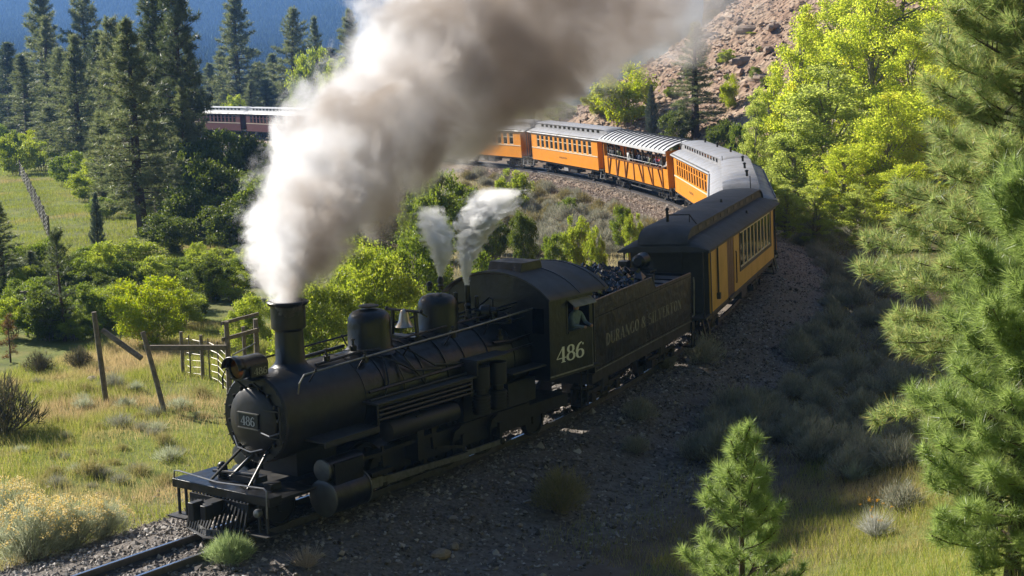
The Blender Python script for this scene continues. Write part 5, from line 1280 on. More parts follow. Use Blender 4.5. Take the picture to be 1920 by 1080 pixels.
# filler pines far behind the valley edge
k = 0
for px, far, top, v in ((20, 235, 120, 1), (60, 240, 110, 0), (125, 230, 130, 3), (140, 215, 90, 2), (205, 225, 60, 0), (240, 215, 110, 3), (300, 220, 60, 2), (400, 225, 120, 0), (420, 240, 95, 3), (490, 245, 120, 1), (520, 230, 100, 3), (575, 235, 110, 0), (620, 225, 90, 2), (690, 220, 100, 3), (0, 210, 150, 2), (265, 200, 100, 0), (360, 215, 120, 1), (110, 200, 150, 2), (800, 190, 90, 0), (880, 180, 110, 2)):
    k += 1; pine_at(px, 250, top, v, 34, ('tall', 'broad', 'ragged', 'dark')[v] + ' distant pine in the far row, ' + ('at the left edge of the view' if px < 100 else 'behind the double trunked pine' if px < 180 else 'behind the tallest pines' if px < 380 else 'behind the maroon coaches' if px < 540 else 'at the edge of the smoke' if px < 640 else 'veiled by the smoke'), far, 'far row of pines')

# the two near pines, the sapling and the sparse young pine
NP = pine_parts(10.2, 3.5, 46, .25, .009, 20, PINE_OLIVE, tr=.17, seed=21, tuft_r=.24, whorl=.20, gap=.14, taper=.85, ragged=.45, droop=.3, upturn=.6)
x, y = 8.55, 23.4
plant('pine_tree', NP, x, y, hgt(x, y), 1.0, .6, 'large olive green pine with long needle tufts filling the right edge', 'pine tree', 'pines near the viewpoint')
NP2 = pine_parts(4.7, 1.5, 46, .19, .0072, 28, PINE_BRIGHT, tr=.09, seed=22, tuft_r=.18, whorl=.12, gap=.06, taper=.42, ragged=.35, droop=.05, upturn=.7)
x, y = 5.95, 16.4
plant('pine_tree', NP2, x, y, hgt(x, y), 1.0, 0, 'bright green bushy pine in the lower right corner', 'pine tree', 'pines near the viewpoint', sz=1.0)
SP = pine_parts(3.0, 1.0, 60, .15, .0062, 19, PINE_BRIGHT, tr=.045, seed=33, tuft_r=.11, whorl=.23, gap=.10, taper=.6, ragged=.4, droop=-.1, upturn=1.0)
d = ray(1398, 860); y = 16.6; x = d[0]/d[1]*y; z = hgt(x, y); s = (z_over(826, 1398, y) - z)/3.0
plant('pine_sapling', SP, x, y, z, s, 1.0, 'young bright green pine sapling standing in the foreground right of centre', 'pine sapling', sz=s)
YP = pine_parts(3.6, 1.15, 26, .16, .012, 9, PINE_DARK, tr=.06, seed=41, tuft_r=.1, whorl=.34, gap=.12, taper=.5, ragged=.5, droop=.1, upturn=.4)
x, y, z = spot(122, 640); s = (z_over(440, 122, y) - z)/3.6
plant('pine_tree', YP, x, y, z, s, .4, 'sparse young pine with bare lower limbs behind the leaning fence posts', 'pine tree', sz=s)
DP = pine_parts(1.6, .5, 26, .13, .008, 14, leaf_mat('dying_pine_needles', [(.28,.15,.05), (.20,.13,.05), (.10,.11,.04)], .25), tr=.03, seed=42, tuft_r=.1, whorl=.2, gap=.2)
x, y, z = spot(20, 680); s = (z_over(590, 20, y) - z)/1.6
plant('pine_sapling', DP, x, y, z, s, .4, 'reddish brown dying pine sapling at the left edge of the meadow', 'pine sapling', sz=s)

# ------------------------------------------------------------------ cottonwoods and aspens on the outside of the bend
CW = [broad_parts(12, 2.4, 130, 230, .085, COTTON, seed=1, z0=.06, csz=.27), broad_parts(12, 2.9, 140, 230, .085, COTTON, seed=2, z0=.05, csz=.26), broad_parts(12, 2.0, 100, 220, .08, ASPEN, seed=3, z0=.06, csz=.29), broad_parts(12, 2.6, 130, 210, .08, COTTON, seed=4, z0=.10, csz=.26)]
CWR = (2.4, 2.9, 2.0, 2.6)
def broad_at(px, base_py, top_py, half_px, parts, R0, H0, label, cat, group, name, far=None, names=('trunk', 'crown')):
    if far is None: x, y, z = spot(px, base_py)
    else:
        d = ray(px, base_py); y = far; x = d[0]/d[1]*far; z = hgt(x, y)
    sz = (z_over(top_py, px, y) - z)/H0; sx = half_px/F_PX*y/R0
    return plant(name, parts, x, y, z, sx, rnd.uniform(0, 6), label, cat, group, names, sz=max(sz, .15*sx))
cwg = 'cottonwoods outside the bend'
for px, far, top, hw, v, lb in (
    (1500, 88, 18, 58, 0, 'slim bright cottonwood at the left end of the row beside the talus'),
    (1415, 90, 165, 26, 2, 'short narrow cottonwood at the very left of the row'),
    (1625, 92, -40, 86, 1, 'tallest and brightest cottonwood in the middle of the row'),
    (1555, 80, 120, 80, 2, 'duller grey green cottonwood in front of the tallest one'),
    (1705, 86, 40, 70, 3, 'cottonwood with open crown and bare pale branches near the big pine'),
    (1660, 76, 170, 70, 1, 'broad low cottonwood with yellow patches in front of the row'),
    (1770, 92, -30, 80, 0, 'cottonwood half behind the top of the big pine'),
    (1850, 95, 0, 80, 1, 'cottonwood behind the crown of the big pine'),
    (1580, 74, 265, 60, 3, 'low leafy cottonwood shoots at the front of the row'),
    (1490, 79, 225, 50, 2, 'pale small aspen in front of the slim bright cottonwood'),
    (1700, 71, 300, 60, 3, 'bushy cottonwood shoots close to the dark pine boughs'),
    (1565, 98, -20, 75, 3, 'bright cottonwood behind the gap between the slim and the tallest one'), (1680, 100, -60, 90, 0, 'tall cottonwood behind the right shoulder of the tallest one'), (1750, 78, 120, 80, 1, 'bushy lime cottonwood right behind the big pine boughs'), (1450, 94, 120, 40, 0, 'pale cottonwood between the narrow and the slim one')):
    broad_at(px, 350, top, hw*1.12, CW[v], CWR[v], 12, lb, 'cottonwood tree', cwg, 'cottonwood_tree', far)
for px, far, hw, top, lb in ((1445, 76, 40, 322, 'nearest the coach roof'), (1530, 68, 45, 335, 'below the pale aspen'), (1610, 68, 40, 345, 'left of the big pine boughs'), (1475, 70, 26, 350, 'smallest, at the corner of the coach')):
    broad_at(px, 380, top, hw, CW[2], 2.0, 12, 'low leafy thicket on the bank, ' + lb, 'shrub', 'thicket below the cottonwoods', 'shrub', far)

# ------------------------------------------------------------------ oak brush and other shrubs
OB = [broad_parts(3, 1.7, 46, 210, .075, OAK, TWIG, .05, seed=11, shape='bush', stems=4, csz=.30), broad_parts(3, 1.7, 46, 210, .075, OAKB, TWIG, .05, seed=12, shape='bush', stems=4, csz=.30),
      broad_parts(3, 1.7, 46, 210, .075, OAKD, TWIG, .05, seed=13, shape='bush', stems=4, csz=.30), broad_parts(3, 1.7, 46, 210, .07, GOLD, TWIG, .05, seed=14, shape='bush', stems=4, csz=.28)]
OB2 = [broad_parts(3, 1.7, 70, 330, .05, OAKB, TWIG, .05, seed=15, shape='bush', stems=5, csz=.26), broad_parts(3, 1.7, 70, 330, .05, GOLD, TWIG, .05, seed=16, shape='bush', stems=5, csz=.26), broad_parts(3, 1.7, 70, 330, .05, OAK, TWIG, .05, seed=17, shape='bush', stems=5, csz=.26)]
def bush(px, far, top, hw, v, label, group=None, fine=False):
    P = (OB2 if fine else OB)[v]
    return broad_at(px, 400, top, hw, P, 1.75, 3.0, label, 'shrub', group, 'oak_shrub', far, ('stems', 'foliage'))
og = 'oak brush inside the bend'
for a in ((690, 43, 470, 95, 0, 'bright green shrub mass behind the smoke stack and sand dome', og, True), (585, 41, 520, 90, 0, 'bright green shrub directly right of the smoke stack', og, True), (775, 47, 440, 80, 2, 'green shrub behind the bell and steam dome', og, True), (660, 50, 455, 80, 0, 'yellow green shrub rising behind the bright shrub mass', og, True),
          (465, 45, 560, 50, 0, 'yellow green shrub between the gate and the smoke stack', None, True), (270, 47, 520, 78, 1, 'yellow and orange shrub behind the broken wooden fence', None, True), (205, 51, 540, 62, 0, 'yellow green shrub left of the orange tinted shrub', None, True), (330, 50, 545, 50, 0, 'yellow green shrub right of the orange tinted shrub', None, True),
          (815, 66, 325, 62, 0, 'green oak brush left of the tall steam jet', og), (870, 68, 345, 50, 0, 'green oak brush behind the tall steam jet', og), (790, 60, 370, 55, 0, 'green oak brush below the brown smoke', og), (925, 66, 408, 34, 0, 'dark green oak brush right of the tall steam jet', og), (985, 62, 395, 28, 2, 'dark oak brush between the steam and the small bright bush', og),
          (1083, 60, 405, 28, 1, 'upright bright green bush on the dry slope left of the baggage car', og), (1040, 58, 440, 28, 0, 'yellow green bush beside the upright bright green bush', og), (1120, 57, 425, 20, 1, 'small green bush right of the upright bright bush', og), (1168, 68, 386, 24, 0, 'small dark green bush beside the gravel of the bend', og), (1188, 65, 400, 20, 1, 'small bright bush below the dark bush beside the gravel', og), (960, 86, 318, 34, 1, 'low green bush in front of the orange coach wheels', og), (1065, 82, 370, 20, 0, 'tiny green bush amid the grey sage', og),
          (1000, 53, 488, 40, 2, 'dark green bush behind the cab roof', og), (905, 50, 470, 55, 0, 'green bush behind the safety valves and cab', og)):
    bush(*a)
lg = 'oak thicket under the valley pines'
for q, a in enumerate(((395, 92, 250, 60, 2), (440, 98, 246, 55, 0), (480, 96, 252, 50, 2), (420, 84, 300, 70, 2), (490, 82, 330, 60, 0), (360, 78, 350, 70, 2), (440, 74, 375, 70, 2), (520, 72, 400, 60, 2), (470, 100, 262, 46, 0), (530, 90, 285, 50, 0), (560, 84, 345, 55, 2), (600, 74, 410, 60, 2), (650, 70, 420, 60, 2), (720, 72, 390, 60, 2), (320, 72, 400, 60, 2), (560, 100, 262, 50, 0), (620, 95, 280, 60, 2), (680, 92, 280, 60, 2), (740, 90, 300, 60, 0))):
    bush(*a, ('leafy oak brush in sun', '', 'dark shaded oak brush')[a[4]] + ' ' + ('under the big dark pine' if a[0] < 410 else 'between the big dark pine and the smoke' if a[0] < 500 else 'hidden behind the smoke') + (' near the coaches' if a[2] < 270 else ' low on the slope' if a[2] > 385 else ' midway up' if a[2] > 320 else ''), lg)
for a in ((410, 63, 465, 45, 1, 'bright oak bush in front of the dark thicket, left of the smoke'), (470, 61, 480, 42, 0, 'mid green oak bush touching the base of the white smoke'), (245, 68, 450, 55, 1, 'sunlit oak bush at the foot of the pine with the straight trunk'), (345, 64, 480, 42, 0, 'green oak bush between two brighter bushes below the big pine'), (290, 62, 480, 45, 1, 'low bright bush behind the yellow shrub'), (180, 66, 455, 45, 0, 'green oak bush below the juniper at the end of the fence'), (375, 58, 500, 50, 0, 'dark green oak bush behind the gate'), (430, 56, 510, 50, 1, 'light green bush behind the gate top'), (240, 62, 490, 40, 0, 'green bush above the yellow and orange shrub')):
    bush(*a)
fg = 'shrubs along the far side of the meadow'
for a in ((35, 135, 250, 40, 1), (85, 140, 265, 40, 1), (140, 120, 285, 40, 0), (190, 112, 290, 34, 1), (20, 150, 235, 30, 0), (115, 150, 255, 30, 1), (230, 105, 330, 40, 0), (165, 105, 320, 34, 1), (250, 95, 350, 40, 0), (60, 155, 245, 30, 3), (200, 140, 210, 20, 3), (195, 92, 370, 34, 0), (280, 88, 380, 40, 0)):
    bush(*a, ('mid green', 'light green', '', 'yellowing')[a[4]] + ' shrub along the far side of the fenced meadow', fg)
sg_ = 'brush between the meadow and the pines'
for q in range(46):
    px = rnd.choice((rnd.uniform(-10, 190), rnd.uniform(150, 500))); py = rnd.uniform(530, 640) if px < 190 else rnd.uniform(490, 610)
    x, y, z = spot(px, py)
    if track_near(x, y)[0][0] > -8: continue
    v = rnd.choice((0, 0, 1, 2)); s_ = rnd.uniform(.28, .55)
    plant('oak_shrub', OB[v], x, y, z, s_, rnd.uniform(0, 6), ('mid green', 'light green', 'dark')[v] + (' small' if s_ < .36 else ' wide' if s_ > .47 else '') + ' brush at the far edge of the meadow' + (' at the far left' if px < 90 else ' left of the yellow shrub' if px < 200 else ' behind the yellow shrub' if px < 330 else ' behind the gate'), 'shrub', sg_, ('stems', 'foliage'), s_*rnd.uniform(.8, 1.3))
for q in range(16):
    px, py = rnd.uniform(1180, 1440), rnd.uniform(60, 230)
    if py < 230 - (px - 1180)*.75: continue
    x, y, z = spot(px, py); s_ = rnd.uniform(.12, .3); v = rnd.choice((0, 2, 3, 1))
    plant('oak_shrub', OB[v], x, y, z, s_, rnd.uniform(0, 6), ('olive', 'light green', 'dark', 'rusty yellow')[v] + ' scrubby bush dotted on the talus slope', 'shrub', 'scrub dotted on the talus', ('stems', 'foliage'))
hg = 'shrubs behind the train on the outside of the bend'
for a in ((1165, 118, 120, 66, 3, 'large yellow green tree like shrub above the orange coaches', hg), (1120, 122, 165, 30, 3, 'yellow shrub at the left of the large yellow green one', hg), (985, 132, 188, 20, 3, 'small bright yellow shrub seen through thin smoke', hg), (1048, 128, 190, 30, 0, 'grey green shrub between the two yellow shrubs', hg), (1265, 108, 200, 34, 2, 'dark shrub right of the juniper', hg), (1350, 100, 225, 34, 2, 'dark brushy shrub beside the lone hillside pine', hg), (1385, 96, 235, 30, 0, 'olive shrub left of the first cottonwood', hg), (1360, 118, 92, 18, 1, 'small green shrub high on the talus', hg), (1405, 122, 65, 14, 3, 'orange yellow shrub high on the talus', hg), (1410, 112, 125, 12, 0, 'tiny olive shrub on the talus left of the slim cottonwood', hg), (1365, 110, 140, 18, 3, 'low rusty shrub on the talus below the green one', hg), (930, 140, 195, 30, 0, 'shrub half hidden in brown smoke behind the orange coach', hg), (450, 190, 178, 28, 1, 'bright green bush behind the maroon coach roofs', hg), (600, 190, 90, 45, 1, 'tall light green leafy tree at the left edge of the smoke', hg), (640, 185, 110, 40, 1, 'light green leafy tree inside the smoke edge', hg), (570, 185, 150, 26, 0, 'green shrub beside the slender pine and smoke', hg)):
    bush(*a)

# ------------------------------------------------------------------ sagebrush, rabbitbrush, grasses
def sage_mesh(seed, R0, H0, n, ln_, wd, m, nst=26):
    st = []
    r = random.Random(seed)
    for k in range(nst):
        a = r.uniform(0, 6.28); t = r.uniform(.3, 1); e = Vector((math.cos(a)*R0*.75*t, math.sin(a)*R0*.75*t, H0*(1 - .5*t*t)*r.uniform(.6, .95)))
        st.append(([Vector((0, 0, -.05)), e*.5 + Vector((0, 0, -.05*H0)), e], [.016, .010, .004]))
    th = rng.uniform(0, 2*PI, n); rad = rng.random(n)**.6
    top = H0*np.sqrt(np.clip(1 - (rad*.95)**2, .02, 1)); fr = rng.random(n)**.4
    base = np.stack([np.cos(th)*R0*rad*.9*fr, np.sin(th)*R0*rad*.9*fr, top*fr*.88*(1 + .18*np.sin(th*3 + seed) + .12*np.sin(th*7))], 1)
    d = unit(base/np.array([R0, R0, H0*1.1]) + rng.normal(0, .42, (n, 3)) + np.array([0, 0, .55]))
    return limb_mesh('stems', st, TWIG, 4), blades(base, d, ln_*rng.uniform(.5, 1.3, n), wd, 'foliage', m)
SG = [sage_mesh(i, .55, .55, 1500, .13, .016, (SAGE, SAGE, SAGEY)[i]) for i in range(3)]
def sage(x, y, s, v, label, group, name='sagebrush', sz=None, parts=None):
    return plant(name, parts or SG[v], x, y, surf(x, y) - .02, s, rnd.uniform(0, 6), label, 'sagebrush', group, ('stems', 'foliage'), sz or s*rnd.uniform(.85, 1.2))
def bank_label(x, y, s):
    w, S, _ = (float(q[0]) for q in track_near(x, y))
    return ('small' if s < .8 else 'broad' if s > 1.1 else 'medium') + ' dusky grey sagebrush ' + ('at the gravel edge' if w < 5 else 'halfway up the shaded bank' if w < 7.5 else 'high on the shaded bank') + ' beside ' + ('the engine cab' if S < 11 else 'the tender' if S < 19 else 'the front of the baggage car' if S < 26 else 'the rear of the baggage car' if S < 34 else 'the coach on the bend')
def slope_label(x, y, s, v):
    w, S, _ = (float(q[0]) for q in track_near(x, y))
    return ('small ' if s < 1 else 'broad ' if s > 1.4 else '') + ('yellowish' if v == 2 else 'silvery grey') + ' sagebrush ' + ('beside the gravel' if w > -6 else 'among the oak brush' if w < -12 else 'amid the dry slope') + ' in front of ' + ('the baggage car' if S < 40 else 'the coach at the apex' if S < 62 else 'the open gondola' if S < 76 else 'the orange coach')
cnt = 0
while cnt < 215:                                       # dry slope inside the bend
    px, py = rnd.uniform(860, 1230), rnd.uniform(318, 480)
    if py < 318 + max(0, (px - 1000))*.30 or py < 330: continue
    x, y, z = spot(px, py); w = track_near(x, y)[0][0]
    if w > -3.4: continue
    v = rnd.choice((0, 1, 1, 2)); s = rnd.uniform(.7, 1.7)
    sage(x, y, s, v, slope_label(x, y, s, v), 'sagebrush inside the bend', sz=s*rnd.uniform(.8, 1.1)); cnt += 1
cnt = 0
while cnt < 150:                                        # shaded bank on the near side
    px, py = rnd.uniform(1130, 1700), rnd.uniform(400, 880)
    x, y, z = spot(px, py); w, s_, _z = (q[0] for q in track_near(x, y))
    if w < 3.2 or w > 10.5 or (cnt > 110 and not (w < 5.5 and s_ > 22)): continue
    s = rnd.uniform(.6, 1.35)
    sage(x, y, s, rnd.choice((0, 1)), bank_label(x, y, s), 'sagebrush on the shaded bank'); cnt += 1
for px, py, s in ((1200, 800, 1.0), (1320, 700, 1.3), (1370, 780, 1.2), (1240, 710, 1.0), (1590, 900, 1.1), (1190, 850, .8), (1500, 640, 1.1)):
    x, y, z = spot(px, py); sage(x, y, s, 0, bank_label(x, y, s), 'sagebrush on the shaded bank')
for px, py, s in ((1690, 960, .9), (1700, 880, .8), (1680, 790, .8), (1640, 690, .8), (1720, 720, .9)):
    x, y, z = spot(px, py); sage(x, y, s, 1, ('lowest', 'second lowest', 'middle', 'highest', 'rightmost')[[1690, 1700, 1680, 1640, 1720].index(px)] + ' pale twiggy sagebrush between the sapling and the near pines', 'sagebrush between the pines', sz=s*1.1)
RB = sage_mesh(7, .7, .85, 4200, .26, .008, RABBIT, 40); RBd = sage_mesh(8, .62, .8, 3600, .15, .012, SAGEY, 40); RG = sage_mesh(9, .5, .5, 6500, .13, .007, RABBITG, 30)
def flowers(parent, n, R0, H0, size, m, dome=True):
    th = rng.uniform(0, 2*PI, n); rad = rng.random(n)**.55
    c = np.stack([np.cos(th)*R0*rad, np.sin(th)*R0*rad, H0*np.sqrt(np.clip(1 - (rad*.85)**2, .05, 1))*rng.uniform(.9, 1.12, n)], 1)
    P = np.repeat(c, 16, 0) + rng.normal(0, size*.8, (n*16, 3))*np.array([1, 1, .7])
    o = link('flowers', leaves(P, np.full(len(P), size*.35), 'flowers', m, 0, 1.0), parent); return o
for q, (px, py, s, sz) in enumerate(((60, 1050, 1.25, 1.15), (130, 1030, 1.1, 1.0), (195, 1010, .8, .8), (20, 1010, 1.1, 1.15))):
    x, y, z = spot(px, py); o = sage(x, y, s, 0, ('largest yellow flowering rabbitbrush in the lower left corner', 'middle one of the flowering rabbitbrush by the rails', 'smallest flowering rabbitbrush, nearest the engine', 'tall flowering rabbitbrush at the left edge of the view')[q], 'flowering rabbitbrush beside the rails', 'rabbitbrush', sz, RB); o['category'] = 'shrub'
    flowers(o, 150, .72, .98, .034, FLOWER)
x, y, z = spot(1050, 965); o = sage(x, y, 1.12, 0, 'round rabbitbrush with dull yellow top in shade below the locomotive', None, 'rabbitbrush', 1.1, RBd); o['category'] = 'shrub'
x, y, z = spot(430, 1082); o = sage(x, y, 1.0, 0, 'low rounded bright green shrub beside the rails at the bottom edge', None, 'rabbitbrush', .95, RG); o['category'] = 'shrub'
def twiggy(px, py, s, label, m=STRAW, n=160, flow=None, h=.7):
    x, y, z = spot(px, py); th = rng.uniform(0, 2*PI, n); t = rng.random(n)
    d = unit(np.stack([np.cos(th)*t, np.sin(th)*t, np.full(n, .75)], 1)); b = d*rng.uniform(0, .25, n)[:, None]*h
    o = thing('dry_shrub', label, 'shrub'); o.location = (x, y, surf(x, y)); o.scale = (s,)*3
    st = link('twigs', blades(b, unit(d + rng.normal(0, .12, (n, 3))), h*rng.uniform(.5, 1, n), .014, 'twigs', m), o)
    b2 = b + d*h*.45*rng.random(n)[:, None]
    b2 = np.repeat(b2, 4, 0); d2 = unit(np.repeat(d, 4, 0) + rng.normal(0, .35, (len(b2), 3)))
    link('foliage', blades(b2, d2, .2*rng.uniform(.5, 1, len(b2)), .009, 'foliage', m), o)
    if flow: flowers(o, 14, .5, .85, .022, flow)
    return o
twiggy(575, 1085, .75, 'leafless straw coloured shrub beside the rails at the bottom edge')
twiggy(1640, 1010, .85, 'pale silvery shrub with a few orange flower heads right of the sapling', leaf_mat('silver_stems', [(.40,.40,.36), (.48,.48,.44), (.32,.33,.28)], .25), 200, FLOWERO, .75)
twiggy(1600, 905, .8, 'thin greyish shrub with feathery tips in the shade behind the sapling', RABBIT, 150)
twiggy(255, 735, .8, 'dry grey weed clump in front of the leaning fence post', RABBIT, 160, None, .5)
DB = sage_mesh(15, .6, .6, 1700, .14, .014, leaf_mat('dark_brush', [(.05,.06,.03), (.09,.09,.05), (.12,.10,.06)], .2), 50)
for px, py, s, lb in ((5, 815, 1.9, 'dark twiggy bush at the left edge casting a long shadow over the grass'), (75, 700, .9, 'low dark bush among the grass beside the left edge'), (150, 690, .9, 'grey green bush behind the grass left of the tallest fence post')):
    x, y, z = spot(px, py); o = sage(x, y, s, 0, lb, None, 'dark_bush', s*1.2, DB); o['category'] = 'shrub'

DRYG = leaf_mat('pale_dry_grass', [(.22,.21,.10), (.31,.28,.15), (.40,.36,.21), (.20,.22,.09)], .4, .6)
TUFT = [sage_mesh(30 + i, .45, .32, 520, .26, .011, (RABBIT, SAGE, GRASSD)[i], 10) for i in range(3)]
for q in range(60):
    px, py = rnd.uniform(0, 400), rnd.uniform(690, 930)
    x, y, z = spot(px, py); w = track_near(x, y)[0][0]
    if w > -3.2: continue
    v = rnd.choice((0, 1, 2, 2)); s_ = rnd.uniform(.4, 1.0)
    sage(x, y, s_, v, ('greyish', 'silvery', 'yellowish')[v] + ' weed clump in the sunlit meadow ' + ('near the left edge' if px < 130 else 'below the broken fence' if px < 270 else 'beside the engine front'), 'weed clumps in the meadow', 'weed_clump', s_*rnd.uniform(.6, 1.0), TUFT[v])['category'] = 'weed'
def grass(name, n, sampler, hmin, hmax, wd, m, lean=.35):
    x, y = sampler(n); h, W, S, TA = terrain(x, y)
    clump = .55 + 1.3*np.clip(fbm(x*.9, y*.9, 3) + .35, 0, 1); pat = np.clip(fbm(x*.35 + 9, y*.35, 3)*2.2 + .75, 0.05, 1)
    kp = rng.random(len(x)) < pat; x, y, h, clump = x[kp], y[kp], h[kp], clump[kp]; n = len(x)
    d = unit(np.stack([rng.normal(0, lean, n), rng.normal(0, lean, n), np.ones(n)], 1))
    return tag(link(name, blades(np.stack([x, y, h - .02], 1), d, rng.uniform(hmin, hmax, n)*clump, wd, name, m)), kind='stuff')
def lateral(s0, s1, w0, w1):
    def f(n):
        s = rng.uniform(s0, s1, n); w = rng.uniform(w0, w1, n); k = np.clip(np.searchsorted(TS, s), 1, len(TS)-1); e = s - TS[k]
        return TR[k, 0] + TD[k, 1]*w + TD[k, 0]*e, TR[k, 1] - TD[k, 0]*w + TD[k, 1]*e
    return f
grass('meadow_grass', 330000, lateral(-10, 24, -19, -2.9), .10, .30, .011, GRASSM)
VALG = leaf_mat('valley_grass_blades', [(.12,.155,.03), (.16,.20,.04), (.21,.24,.06)], .45, .6, (.28,.24,.10), .12, p0=.55, p1=.68)
grass('valley_grass', 110000, lambda n: (lambda a: (a*rng.uniform(-.37, -.20, n), a))(58 + 85*rng.random(n)), .10, .30, .03, VALG)
grass('bank_grass', 150000, lateral(-4, 24, 6.2, 15.5), .10, .30, .009, GRASSM)
grass('dry_slope_grass', 130000, lateral(38, 102, -24, -2.9), .10, .34, .022, DRYG)
grass('shaded_grass', 110000, lateral(4, 64, 3.5, 12), .08, .26, .014, GRASSD)
grass('tall_weeds', 5000, lateral(-8, 24, -15, -3.5), .35, .65, .012, GRASSD, .22)

# ------------------------------------------------------------------ fences and gate
def fence_post(parent, x, y, h, r=.06, lean=(0, 0)):
    z = hgt(x, y); p = Vector((x, y, z - .3)); t = Vector((x + lean[0], y + lean[1], z + h))
    o = G().tube([p, p.lerp(t, .5) + Vector((.01, 0, 0)), t], [r*1.05, r, r*.92], 8).build('post', WOOD, parent); return t
def along(px, far): d = ray(px, 600); return d[0]/d[1]*far, far
gate = thing('wooden_gate', 'weathered wooden stock gate with two tall posts beside the yellow green shrub', 'gate')
x0, y0 = along(424, 38.5); x1, y1 = along(479, 39.6); z0 = hgt(x0, y0); zt0 = z_over(603, 424, y0); zt1 = z_over(598, 479, y1)
fence_post(gate, x0, y0, zt0 - z0, .075); fence_post(gate, x1, y1, zt1 - hgt(x1, y1), .075)
xm, ym = (x0*.55 + x1*.45), (y0*.55 + y1*.45) + .5; fence_post(gate, xm, ym, (zt0 - z0)*.85, .055)
for zz, m_, w_ in ((zt0 - .04, WOOD, .07), (z_over(636, 424, y0), WOOD, .085)):
    G().bar((x0 - .12, y0 - .07, zz), (x1 + .1, y1 - .07, zz + .05), .05, w_*1.3).build('rail', m_, gate)
for zz in (z_over(665, 424, y0), z_over(690, 424, y0)): G().tube([(x0 + .15, y0 - .05, zz), (x1, y1 - .05, zz + .1)], .02).build('rail', WIRE, gate)
G().tube([(x0 + .15, y0 - .05, z_over(665, 424, y0)), (x0 + .15, y0 - .05, z0)], .02).build('rail', WIRE, gate)
fr = thing('broken_fence', 'broken wooden fence with leaning posts, a fallen rail and a level rail to the gate', 'fence')
xa, ya = along(191, 38.2); xb, yb = along(303, 37.0)
ha = z_over(585, 177, ya) - hgt(xa, ya); hb = z_over(625, 262, yb) - hgt(xb, yb)
ta = fence_post(fr, xa, ya, ha, .075, (along(177, ya)[0] - xa, 0)); tb = fence_post(fr, xb, yb, hb, .07, (along(263, yb)[0] - xb, .2))
xc, _ = along(265, 38.0); G().tube([(xa + .02, ya - .08, z_over(618, 186, ya)), (xc, 37.8, z_over(672, 264, 37.8))], [.075, .08], 8).build('rail', WOOD, fr)
xd, _ = along(280, 38.0); G().bar((xd, 37.9, z_over(652, 280, 37.9)), (x0, y0 - .1, z_over(650, 424, y0)), .09, .13).build('rail', WOOD, fr)
wf = thing('wire_fence', 'wire mesh fence on thin posts between the yellow shrub and the gate', 'fence')
wp = []
for px, far in ((338, 41.5), (352, 41.2), (375, 40.8), (388, 40.6), (405, 40.2)):
    x, y = along(px, far); t = fence_post(wf, x, y, 1.3 if px in (338, 375) else 1.25, .055 if px in (338, 375) else .022); wp.append((x, y, hgt(x, y)))
for k in range(6): G().tube([(x, y, z + .12 + k*.2 + .02*math.sin(x*9 + k)) for x, y, z in wp] + [(x0, y0, z0 + .12 + k*.2)], .006, 4).build('wire', WIRE, wf)
px_posts = [(12, 285), (22, 300), (30, 315), (38, 330), (46, 347), (53, 362), (60, 378), (68, 395), (76, 412), (84, 432), (93, 455)]
lf = thing('meadow_fence', 'long straight fence of grey posts running down the left meadow', 'fence'); pts = []
for px, py in px_posts:
    x, y, z = spot(px, py); fence_post(lf, x, y, 1.5, .06); pts.append((x, y, z))
for k in range(len(pts) - 1):
    for t in (.33, .67):
        x = pts[k][0]*(1-t) + pts[k+1][0]*t; y = pts[k][1]*(1-t) + pts[k+1][1]*t; fence_post(lf, x, y, 1.4, .035)
for k in range(5): G().tube([(x, y, z + .2 + k*.27) for x, y, z in pts], .007, 4).build('wire', WIRE, lf)
sp_ = thing('wooden_post', 'thin grey post with a short crosspiece behind the reddish sapling', 'post')
x, y, z = spot(52, 632); fence_post(sp_, x, y, z_over(545, 52, y) - z, .05); zt = z_over(548, 52, y); G().box(x-.16, x+.12, y-.05, y+.05, zt - .03, zt + .03).build('crosspiece', WOOD, sp_)
